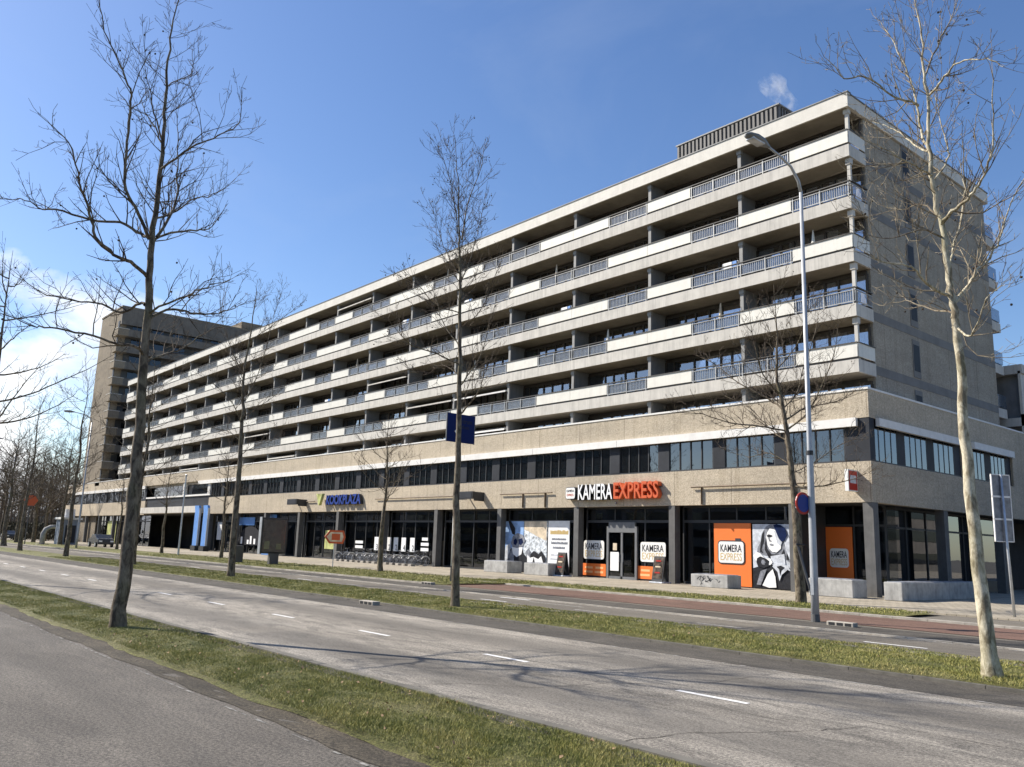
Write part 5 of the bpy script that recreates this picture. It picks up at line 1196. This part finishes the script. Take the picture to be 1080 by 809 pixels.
# orange arrow sign
O = (-48.9, 27, .05); t = thing('detour_sign', O, 'orange red arrow board on a thin post before the bicycles, pointing left', 'sign')
tp(MB(O).tube([(-48.9, 27, 0), (-48.9, 27, 1.6)], .03, 8), 'post', 'steel', t)
hexa = lambda s: [(26.35 - .05 + (0) , 1.9), (26.62 + s * .4, 1.9 + .42 * s), (27.55 + .05 * s, 1.9 + .42 * s), (27.55 + .05 * s, 1.9 - .42 * s), (26.62 + s * .4, 1.9 - .42 * s)]
tp(MB(O).prism([(26.25, 1.9), (26.6, 2.32), (27.6, 2.32), (27.75, 1.9), (27.6, 1.48), (26.6, 1.48)], -48.86, -48.83, 'X'), 'board', 'redorange', t)
tp(MB(O).prism([(26.4, 1.9), (26.66, 2.2), (27.5, 2.2), (27.6, 1.9), (27.5, 1.6), (26.66, 1.6)], -48.83, -48.825, 'X'), 'board_field', 'p_sand', t)
tp(MB(O).box(-48.825, -48.82, 26.75, 27.35, 1.7, 2.1), 'symbol', 'redorange', t)
# glass billboard
O = (-51.6, 24.2, 0); t = thing('billboard', O, 'glazed upright advertising case on a short dark leg beside the pavement', 'billboard')
tp(MB(O).box(-51.75, -51.45, 23.9, 24.5, 0, .8), 'leg', 'column', t)
fr_ = tp(MB(O).box(-51.75, -51.45, 23.2, 24.95, .72, 2.98), 'case', 'darkframe', t, .02)
tp(MB(O).box(-51.45, -51.44, 23.3, 24.85, .84, 2.86), 'poster', 'p_brown', fr_)
tp(MB(O).box(-51.44, -51.437, 23.45, 23.8, 1.0, 1.5).box(-51.44, -51.437, 24.25, 24.6, 1.0, 1.35), 'poster_figure', 'p_green', fr_)
tp(MB(O).box(-51.43, -51.42, 23.3, 24.85, .84, 2.86), 'glass', 'caseglass', fr_)
tp(MB(O).box(-51.76, -51.44, 23.17, 23.2, .7, 3.0), 'edge_trim', 'steel', fr_)
# utility cabinet
O = (-54.8, 23.2, 0); t = thing('utility_cabinet', O, 'narrow grey utility cabinet with pale side beside the glass billboard', 'cabinet')
tp(MB(O).box(-55.1, -54.6, 22.9, 23.5, 0, 1.15), 'body', 'column', t, .02); tp(MB(O).box(-55.12, -54.58, 22.88, 22.95, .05, 1.17), 'door', 'conc', t, .01)
# flag mast
O = (-72.6, 25.6, 0); t = thing('flag_mast', O, 'thin bare grey mast on the grass before the passage', 'mast')
tp(MB(O).tube([(-72.6, 25.6, 0), (-72.6, 25.6, 6.6)], [.09, .06], 8), 'pole', 'steel', t); tp(MB(O).sphere((-72.6, 25.6, 6.68), .09), 'finial', 'steel', t)
# far sign and kiosk, bent white pipe
O = (-113, 22, 0); t = thing('road_sign', O, 'small orange red six sided sign high on a pole at the far left', 'sign')
tp(MB(O).tube([(-113, 22, 0), (-113, 22, 5.4)], .06, 8), 'pole', 'column', t)
tp(MB(O).prism([(21.3, 5.1), (21.6, 5.7), (22.4, 5.7), (22.8, 5.1), (22.4, 4.5), (21.6, 4.5)], -112.93, -112.88, 'X'), 'plate', 'redorange', t)
O = (-118, 27.5, 0); t = thing('kiosk', O, 'small blue grey kiosk with a white cap at the far end of the podium', 'kiosk')
tp(MB(O).box(-119, -116, 26.4, 28.4, 0, 3.1), 'wall', 'kiosk', t); tp(MB(O).box(-119.2, -115.8, 26.2, 28.6, 3.1, 3.35).box(-118.5, -117.2, 27, 28, 3.35, 4.4), 'roof', 'white', t); tp(MB(O).box(-116, -115.97, 26.8, 28.0, .3, 2.4), 'door', 'bluegrey', t)
O = (-112, 23.6, 0); t = thing('vent_pipe', O, 'pale bent ventilation pipe standing on the far grass', 'pipe')
tp(MB(O).tube([(-112, 23.6, 0), (-112, 23.6, 1.3), (-112, 23.8, 1.8), (-112, 24.3, 2.1), (-112, 24.8, 2.15)], [.3, .28, .26, .24, .22], 12), 'pipe', 'bench', t, smooth=True); tp(MB(O).box(-112.6, -111.4, 23, 24.2, 0, .12), 'base', 'kerb', t)
# parked cars, far
def car(x, y, rz, mat, label):
    t = empty('parked_car', (x, y, 0), R(rz), label, 'car', 'cars parked at the far end of the street')
    side = [(-2.1, .35), (-2.12, .75), (-1.95, .92), (-1.1, 1.0), (-.6, 1.42), (.6, 1.46), (1.3, 1.05), (2.05, .95), (2.12, .6), (2.1, .35)]
    MB().prism(side, -.85, .85).build('body', M[mat], t, .06)
    MB().prism([(-1.0, 1.02), (-.56, 1.38), (.56, 1.41), (1.15, 1.05)], -.86, .86).prism([(-1.18, 1.0), (-.7, 1.38), (-.66, 1.38), (-1.1, 1.0)], -.7, .7).build('windows', M['carglass'], t)
    for wx in (-1.3, 1.3):
        for wy in (-.84, .84):
            w_ = MB().tube([(wx, wy - .1, .32), (wx, wy + .1, .32)], .32, 14).build('wheel', M['rubber'], t)
            MB().tube([(wx, wy - .11, .32), (wx, wy + .11, .32)], .19, 12).build('rim', M['steel'], w_)
    for wy in (-.6, .6):
        MB().box(2.08, 2.14, wy - .18, wy + .18, .62, .78).build('headlight', M['p_white'], t)
        MB().box(-2.14, -2.08, wy - .15, wy + .15, .68, .82).build('tail_light', M['roadred'], t)
car(-104.5, 28.0, 0, 'cardark', 'dark car parked behind the slim trees before the far shopfronts')
car(-150, 27, 0, 'cardark', 'dark car at the far left among the bare trees')

# ------------------------------------------------------------------ life on the balconies
rn = random.Random(21)
_cn = {1: 'top', 2: 'second', 3: 'third', 4: 'fourth', 5: 'fifth'}
def bal(bay, lv): return X0 - (bay - .5) * BW, ZB[lv - 1] + .2
_ord = {1: 'first', 2: 'second', 3: 'third', 4: 'fourth', 5: 'fifth', 6: 'sixth', 7: 'seventh', 8: 'eighth'}
for bay, lv, dx in ((1, 4, -1.2), (2, 5, 1.0), (2, 2, -1.6), (3, 5, .6), (3, 3, 1.9), (4, 4, -1.0), (5, 5, 1.2), (6, 3, 0), (6, 5, -1.5), (7, 4, 1)):
    x, z = bal(bay, lv); x += dx; O = (x, 36.75, z); t = thing('potted_conifer', O, f'small potted conifer on the {_cn[lv]} balcony row, {_ord[bay]} flat from the corner', 'plant', 'potted conifers on the balconies')
    tp(MB(O).tube([(x, 36.75, z), (x, 36.75, z + .4)], [.14, .19], 10), 'pot', 'redorange' if bay % 2 else 'column', t)
    mb = MB(O)
    for _ in range(260):
        h_ = rn.uniform(.4, 1.55); rr = .26 * (1.62 - h_) + .03; a = rn.uniform(0, 6.28); r_ = rr * rn.uniform(.5, 1)
        q = (x + r_ * math.cos(a), 36.75 + r_ * math.sin(a), z + h_)
        mb.add([q, (q[0] + rn.uniform(-.05, .05), q[1] + rn.uniform(-.05, .05), q[2] + .02), (q[0] + rn.uniform(-.06, .06), q[1] + rn.uniform(-.06, .06), q[2] + rn.uniform(.04, .1))], [(0, 1, 2)])
    tp(mb, 'foliage', 'conifer', t)
for bay, lv, dx in ((1, 3, .8), (2, 4, 1.5), (3, 4, -.5), (4, 2, 1.0), (5, 4, -1.2), (6, 1, 1.1), (8, 3, .4)):
    x, z = bal(bay, lv); x += dx; O = (x, 36.7, z); t = thing('folded_parasol', O, f'folded pale parasol on the {_cn[lv]} balcony row, {_ord[bay]} flat from the corner', 'parasol', 'folded parasols on the balconies')
    tp(MB(O).tube([(x, 36.7, z), (x, 36.7, z + 2.1)], .02, 6), 'pole', 'steel', t)
    tp(MB(O).tube([(x, 36.7, z + .95), (x, 36.7, z + 1.2), (x, 36.7, z + 2.1)], [.10, .12, .03], 8), 'canopy', 'cream' if bay % 2 else 'p_sand', t)
for bay, lv, dx in ((2, 3, 2.3), (4, 3, 2.2), (5, 2, -2.1), (7, 2, 2.0), (9, 4, 2)):
    x, z = bal(bay, lv); x += dx; O = (x, 36.6, z); t = thing('laundry_rack', O, f'pale cloth over a rack on the {_cn[lv]} balcony row, {("ninth" if bay == 9 else _ord[bay])} flat from the corner', 'laundry', 'laundry on the balconies')
    tp(MB(O).box(x - .5, x + .5, 36.5, 36.52, z + 1.5, z + 1.52).box(x - .5, x - .48, 36.5, 36.52, z, z + 1.5).box(x + .48, x + .5, 36.5, 36.52, z, z + 1.5), 'rack', 'steel', t)
    tp(MB(O).box(x - .42, x + .1, 36.47, 36.5, z + .9, z + 1.53), 'cloth', 'p_white', t); tp(MB(O).box(x + .15, x + .4, 36.47, 36.5, z + 1.0, z + 1.53), 'cloth', 'skyblue', t)
# ------------------------------------------------------------------ steam from the roof
O = (-24.5, 41, 26.2)
mb = MB(O); n = 12; vs = []; L = 9
for j in range(L):
    u = j / (L - 1); cx = -24.2 - 1.0 * u + .35 * math.sin(u * 6); cz = 26.2 + 3.6 * u; rr = .2 + .75 * u ** .8 if j < L - 1 else .3
    if j == 0: rr = .2
    for k in range(n): a = 2 * math.pi * k / n; vs.append((cx + rr * math.cos(a), 41 + rr * math.sin(a), cz))
mb.add(vs, [(i * n + k, i * n + (k + 1) % n, (i + 1) * n + (k + 1) % n, (i + 1) * n + k) for i in range(L - 1) for k in range(n)] + [tuple(range(n)), tuple(range(L * n - 1, L * n - n - 1, -1))])
m_, nt, out = newmat('steam')
vp = N(nt, 'ShaderNodeVolumePrincipled'); vp.inputs['Color'].default_value = (.97, .98, 1, 1); vp.inputs['Anisotropy'].default_value = .1
nz = noise(nt, pos(nt, (1, 1, .7)), 1.6, 5, .65, .8)
mr = N(nt, 'ShaderNodeMapRange'); mr.inputs['From Min'].default_value = .46; mr.inputs['From Max'].default_value = .76; mr.inputs['To Max'].default_value = 1.1
nt.links.new(nz, mr.inputs['Value']); nt.links.new(mr.outputs[0], vp.inputs['Density']); nt.links.new(vp.outputs[0], out.inputs['Volume'])
o = mb.build('steam', m_); tag(o, 'thin white plume of steam rising behind the rooftop plant room', 'steam', kind='stuff')
# ------------------------------------------------------------------ bare plane trees
def smooth_path(p, sub=4):
    P = [np.array(q, float) for q in p]; out = []
    for i in range(len(P) - 1):
        a = P[max(i - 1, 0)]; b = P[i]; c = P[i + 1]; d = P[min(i + 2, len(P) - 1)]
        for k in range(sub):
            t = k / sub
            out.append(.5 * ((2 * b) + (c - a) * t + (2 * a - 5 * b + 4 * c - d) * t * t + (3 * b - a - 3 * c + d) * t ** 3))
    out.append(P[-1]); return out
def unit(v): return v / (np.linalg.norm(v) + 1e-9)
def grow(mb, seeds, p, d, L, r, lev, rs, par, pods=None):
    n = max(3, int(L / (.22 if lev < 3 else .14))); step = L / n
    pts = [p.copy()]; q = p.copy(); dd = unit(d)
    wig = (.20, .26, .34, .42)[min(lev, 3)]
    for i in range(n):
        dd = unit(dd + rs.normal(0, wig, 3) * .55 + np.array([0, 0, par['up'] * (.08 + .10 * i / n)]))
        q = q + dd * step; pts.append(q.copy())
    rad = [max(r * (1 - .75 * i / n), par['rmin']) for i in range(n + 1)]
    if lev >= 3: rad = [max(r * (1 - .6 * i / n), par['rmin']) for i in range(n + 1)]
    mb.tube(pts, rad, 4 if lev <= 2 else 3, False)
    if pods is not None and lev >= 2 and rs.rand() < par['pods']: pods.append(pts[-1] - np.array([0, 0, .08]))
    if lev >= par['maxlev']: return
    nc = max(2, int(L * par['dens'][lev - 1]))
    for k in range(nc):
        t = .18 + .8 * (k + rs.rand()) / nc; i = min(int(t * n), n - 1)
        base = pts[i]; dr = unit(pts[i + 1] - pts[i])
        s = unit(np.cross(dr, rs.normal(0, 1, 3)))
        ang = rs.uniform(.5, .95)
        nd = unit(dr * math.cos(ang) + s * math.sin(ang) + np.array([0, 0, .15]))
        grow(mb, seeds, base, nd, L * rs.uniform(.32, .6) * (1 - .45 * t), rad[i] * .62, lev + 1, rs, par, pods)
def tree(name, label, trunk, limbs, r0, mats, seed, par, group='bare plane trees along the road', flare=1.35, pods_on=True):
    rs = np.random.RandomState(seed)
    base = trunk[0]; O = (base[0], base[1], 0.0)
    t = empty(name, O, 0, label, 'tree', group)
    tb, cb, pods = MB(O), MB(O), []
    ps = dict(up=1.0, rmin=.0032, dens=(3.2, 4.5, 4.6), maxlev=4, pods=.05); ps.update(par)
    tp_ = smooth_path(trunk, 4); n = len(tp_); H = tp_[-1][2]
    for q in tp_[1:-1]: q += np.append(rs.normal(0, .012, 2), 0)
    rad = []
    for q in tp_:
        u = max(0, q[2]) / H; r = r0 * (1 - u) ** ps.get('taper', 1.12) + .006
        if q[2] < .5: r *= 1 + (flare - 1) * (1 - max(q[2], 0) / .5) ** 2
        rad.append(r)
    tb.tube(tp_, rad, 14, False)
    # knots where old branches were cut
    for _ in range(5):
        i = rs.randint(3, max(4, n // 2)); a = rs.uniform(0, 6.28); q = tp_[i] + np.array([math.cos(a), math.sin(a), 0]) * rad[i] * .85
        tb.sphere(tuple(q), rad[i] * .35, 7, 5)
    for lp, lr in limbs:
        L = smooth_path(lp, 4); m = len(L); lr = lr * ps.get('lk', .62)
        for k in range(1, m - 1): L[k] = L[k] + rs.normal(0, .010, 3)
        lrad = [max(lr * (1 - .8 * k / (m - 1)), .0045) for k in range(m)]
        (tb if lr > .018 else cb).tube(L, lrad, 7 if lr > .018 else 5, False)
        length = sum(np.linalg.norm(L[k + 1] - L[k]) for k in range(m - 1))
        nc = int(length * ps['side'] if 'side' in ps else length * 5.6)
        for c in range(nc):
            u = .12 + .88 * (c + rs.rand()) / nc; k = min(int(u * (m - 1)), m - 2)
            dr = unit(L[k + 1] - L[k]); s = unit(np.cross(dr, rs.normal(0, 1, 3))); ang = rs.uniform(.5, 1.0)
            nd = unit(dr * math.cos(ang) + s * math.sin(ang) + np.array([0, 0, .25]))
            grow(cb, None, L[k], nd, rs.uniform(.45, 1.25) * (1.15 - .5 * u) * ps.get('scale', 1), lrad[k] * .45 + .002, 2, rs, ps, pods)
        grow(cb, None, L[-1], L[-1] - L[-2], .5, lrad[-1], 3, rs, ps, pods)
    # fine shoots from the leader itself
    for c in range(int(ps.get('lead', 16))):
        i = rs.randint(int(n * ps.get('clear', .5)), n - 1); a = rs.uniform(0, 6.28)
        grow(cb, None, tp_[i], np.array([math.cos(a), math.sin(a), .9]), rs.uniform(.5, 1.3) * ps.get('scale', 1), rad[i] * .2 + .002, 2, rs, ps, pods)
    tr = tb.build('trunk', mats[0], t, smooth=True); tr.location = (0, 0, 0)
    cr = cb.build('crown', mats[1], t); cr.location = (0, 0, 0)
    if pods and pods_on:
        pb = MB(O)
        for q in pods: pb.sphere(tuple(q), .02, 6, 4)
        o = pb.build('seed_balls', M['seed'], t); o.location = (0, 0, 0); o['kind'] = 'stuff'
    return t
tree('plane_tree', 'big bare plane tree on the near grass strip at the left, trunk leaning slightly', *HERO['left'], .125, (M['bark'], M['twig']), 11, dict(pods=.014, lead=30, clear=.45, scale=1.1))
tree('plane_tree', 'bare plane tree with pale cream trunk on the median at the right edge', *HERO['right'], .105, (M['bark_pale'], M['twig_pale']), 12, dict(pods=.014, lead=24, clear=.5, scale=1.1), flare=1.7)
tree('plane_tree', 'slim straight bare plane tree on the median before the blue direction board', *HERO['mid'], .112, (M['bark'], M['twig']), 13, dict(lead=60, clear=.42, side=6.2, rmin=.004, pods=.04, scale=1.15))
tree('plane_tree', 'wide spreading bare plane tree just behind the silver lamp post', *HERO['front'], .19, (M['bark'], M['twig']), 14, dict(lead=26, clear=.5, side=6, scale=1.4, rmin=.0045, pods=.02, lk=.75), flare=1.1)
tree('plane_tree', 'bare plane tree on the median in front of the blue shop windows', *HERO['second'], .15, (M['bark'], M['twig']), 15, dict(lead=30, clear=.45, scale=1.3, rmin=.004, pods=.02), flare=1.2)
# stake of the tree behind the lamp
O = (-16.4, 27.9, 0); t = thing('tree_stake', O, 'dark slanting stake propped against the tree behind the lamp post', 'stake')
tp(MB(O).tube([(-16.1, 27.8, 0), (-17.0, 28.2, 2.3)], .045, 6), 'stake', 'darkframe', t); tp(MB(O).tube([(-16.9, 28.05, 2.1), (-16.75, 28.4, 2.1)], .03, 5), 'strap', 'black', t)
def auto(x, y, H, seed, clear=.4, spread=1.0, nl=14, lr=.03, lean=0.0):
    rs = np.random.RandomState(seed)
    tr = [(x, y, -.1)]
    for k in range(1, 8): tr.append((x + rs.normal(0, .05) + lean * k / 7, y + rs.normal(0, .05), H * k / 7))
    limbs = []
    for k in range(nl):
        u = clear + (.93 - clear) * (k + rs.rand() * .7) / nl; z = H * u; a = k * 2.4 + rs.uniform(-.4, .4)
        L = spread * H * .30 * (1.15 - u) * rs.uniform(.8, 1.25) + .5
        up = rs.uniform(.35, .9); pts = []
        for s in range(5):
            f = s / 4; pts.append((x + math.cos(a + f * .2) * L * f + lean * u, y + math.sin(a + f * .2) * L * f, z + L * up * f ** 1.4))
        limbs.append((pts, lr * (1.2 - u * .6)))
    return tr, limbs
mt = (M['bark'], M['twig'])
simp = dict(lk=.9, maxlev=3, rmin=.0075, scale=1.35, dens=(2.2, 3.0, 3), side=2.8, lead=18, pods=.0)
tree('plane_tree', 'tall slim bare tree seen just right of the big left trunk', *auto(-47.4, 14.4, 11.5, 31, .4), .15, mt, 31, simp)
tree('plane_tree', 'slim bare tree on the median left of the big left trunk', *auto(-61.4, 14.4, 12, 32, .42), .16, mt, 32, simp)
tree('plane_tree', 'bare tree on the median near the far left beside the orange red sign', *auto(-75.2, 14.4, 12.5, 33, .4), .17, mt, 33, simp)
tree('plane_tree', 'bare tree on the near grass strip just left of the big left tree', *auto(-33.5, 4.9, 11.5, 34, .4, 1.25, 16, .045), .14, mt, 34, dict(simp, maxlev=4, rmin=.004, side=2.6, scale=1.1))
tree('plane_tree', 'young bare tree standing between the arrow sign and the bicycles', *auto(-41.6, 26, 8.6, 35, .42, 1.2, 12), .15, mt, 35, simp)
tree('plane_tree', 'young bare tree left of the utility cabinet before the blue windows', *auto(-64.6, 26, 8.8, 36, .4, 1.1, 12), .14, mt, 36, simp)
tree('plane_tree', 'young bare tree in front of the dark passage', *auto(-78, 26, 8.4, 37, .42, 1.1, 12), .14, mt, 37, simp)
tree('plane_tree', 'young bare tree left of the passage, seen beside the big trunk', *auto(-91.2, 26, 8.8, 38, .42, 1.1, 12), .14, mt, 38, simp)
# larger mature trees at the far left
big = dict(lk=1.0, maxlev=3, rmin=.011, scale=1.9, dens=(1.8, 2.6, 3), side=2.4, lead=14, pods=.0)
for i, (x, y, H, cl, lb) in enumerate(((-114.2, 26, 14, .33, 'thick dark bare tree before the end of the podium'), (-131, 26.5, 13, .3, 'dark bare tree beyond the kiosk at the far left'),
        (-124, 23.2, 14, .3, 'bare tree rising just left of the far road sign'), (-146, 31, 15, .28, 'bare tree standing behind the bent white pipe'),
        (-100, 17.6, 12, .3, 'bare tree beyond the near strip at the far left edge'))):
    tree('bare_tree', lb, *auto(x, y, H, 50 + i, cl, 1.5, 15, .07), .26, (M['bark'], M['twig']), 50 + i, big, 'mature bare trees at the far end of the street')
far = dict(lk=1.0, maxlev=3, rmin=.017, scale=2.4, dens=(1.5, 2.2, 3), side=1.8, lead=14, pods=.0)
srcs = [tree('bare_tree', 'bare tree in the hazy row beyond the end of the street', *auto(0, 0, 15 + i, 70 + i, .25, 1.6, 15, .09), .3, (M['farbark'], M['farbark']), 70 + i, far, 'bare trees beyond the end of the street') for i in range(3)]
rn = random.Random(12)
spots = []
for i in range(34):
    xx_ = -162 - rn.uniform(0, 120) if i < 28 else -200 - rn.uniform(0, 60)
    spots.append((xx_, -xx_ * (.16 + .085 * i / 27) if i < 28 else rn.uniform(-40, 20)))
for i, (x, y) in enumerate(spots):
    s = srcs[i % 3] if i < 3 else copy_tree(srcs[i % 3])
    s.location = (x, y, 0); s.rotation_euler = (0, 0, rn.uniform(0, 6.28)); k = rn.uniform(.75, 1.1); s.scale = (k, k, k)
# dense far wood and undergrowth closing the street
mb = MB(); rs = np.random.RandomState(4)
for _ in range(9000):
    x = -300 + rs.uniform(-25, 25); y = rs.uniform(20, 100); z = abs(rs.normal(0, 3.2)); h_ = rs.uniform(.8, 3.0); a = rs.uniform(0, 6.28)
    w_ = rs.uniform(.05, .2) if z > 4 else rs.uniform(.2, .7)
    mb.add([(x, y, z), (x + math.cos(a) * w_, y + math.sin(a) * w_, z + .1), (x + math.cos(a) * w_ * .6 + rs.uniform(-.6, .6), y + rs.uniform(-.9, .9), z + h_)], [(0, 1, 2)])
tag(mb.build('far_wood', M['farbark']), 'brown mass of leafless wood closing the far end of the street', 'wood', kind='stuff')
mb = MB()
for _ in range(9000):
    x = rs.uniform(-230, -150); y = -x * rs.uniform(.172, .24)
    z = rs.uniform(0, 2.6) ; w_ = rs.uniform(.1, .35); a = rs.uniform(0, 6.28)
    mb.add([(x, y, z), (x + math.cos(a) * w_, y + math.sin(a) * w_, z + rs.uniform(0, .2)), (x + rs.uniform(-.3, .3), y + rs.uniform(-.3, .3), z + rs.uniform(.2, .6))], [(0, 1, 2)])
tag(mb.build('hedge', simple('hedge_leaf', (0.045, 0.042, 0.025), .9, .3, 2)), 'low dark shrubs under the trees at the far end of the street', 'shrubs', kind='stuff')
# low buildings glimpsed through the far trees
for i, (x, y, w_, d_, h_, lb) in enumerate(((-330, 74, 14, 16, 8, 'low pale building glimpsed through the far trees beside the podium end'), (-320, 56, 12, 14, 5, 'low dark building glimpsed through the trees at the far left'))):
    O = (x, y, 0); t = thing('low_building', O, lb, 'building')
    tp(MB(O).box(x - w_ / 2, x + w_ / 2, y - d_ / 2, y + d_ / 2, 0, h_), 'wall', 'towerwall' if i == 0 else 'wallback', t)
    tp(MB(O).box(x - w_ / 2 - .3, x + w_ / 2 + .3, y - d_ / 2 - .3, y + d_ / 2 + .3, h_, h_ + .4), 'roof', 'conc', t)
    for q in range(2): tp(MB(O).box(x + w_ / 2, x + w_ / 2 + .05, y - d_ / 2 + 1, y + d_ / 2 - 1, 1.2 + 3 * q, 2.8 + 3 * q), 'window_strip', 'glassband', t)
# unseen buildings added across the street to darken the window reflections
for i, (x0, x1, h_, mt_, lb) in enumerate(((-330, -112, 23, 'towerdark', 'tall dark unseen block added across the street to darken window reflections'), (-108, 0, 10.5, 'towerdark', 'long low brown unseen building added across the street to darken reflections'), (6, 60, 9, 'towerwall', 'short pale unseen building added across the street behind the camera'))):
    O = ((x0 + x1) / 2, -48, 0); t = thing('unseen_street_building', O, lb, 'building')
    tp(MB(O).box(x0, x1, -60, -46, 0, h_), 'wall', mt_, t); tp(MB(O).box(x0 - .3, x1 + .3, -60.3, -45.7, h_, h_ + .5), 'roof', 'greyframe', t)
    for q in range(int(h_ / 3)): tp(MB(O).box(x0 + 1, x1 - 1, -46, -45.95, 1.0 + 3 * q, 2.4 + 3 * q), 'window_strip', 'glassdark', t)
O = (34, 80, 0); t = thing('unseen_street_building', O, 'brown unseen building added across the side street to darken its reflections', 'building')  # unseen; added to darken side window reflections and block sky light
tp(MB(O).box(14, 34, 42, 125, 0, 12.5), 'wall', 'towerdark', t); tp(MB(O).box(13.7, 34.3, 41.7, 125.3, 12.5, 13), 'roof', 'greyframe', t)
for q in range(4): tp(MB(O).box(13.95, 14, 43, 124, 1.0 + 3 * q, 2.4 + 3 * q), 'window_strip', 'glassdark', t)
# pale blocks of the bicycle stand
O = (-56.4, 34.4, .05); t = thing('bicycle_stand', O, 'row of low pale concrete wheel blocks under the bicycles', 'bicycle stand')
for k in range(14): tp(MB(O).box(-61.9 + .82 * k, -61.5 + .82 * k, 34.25, 34.6, .05, .2), 'wheel_block', 'kerb', t, .01)
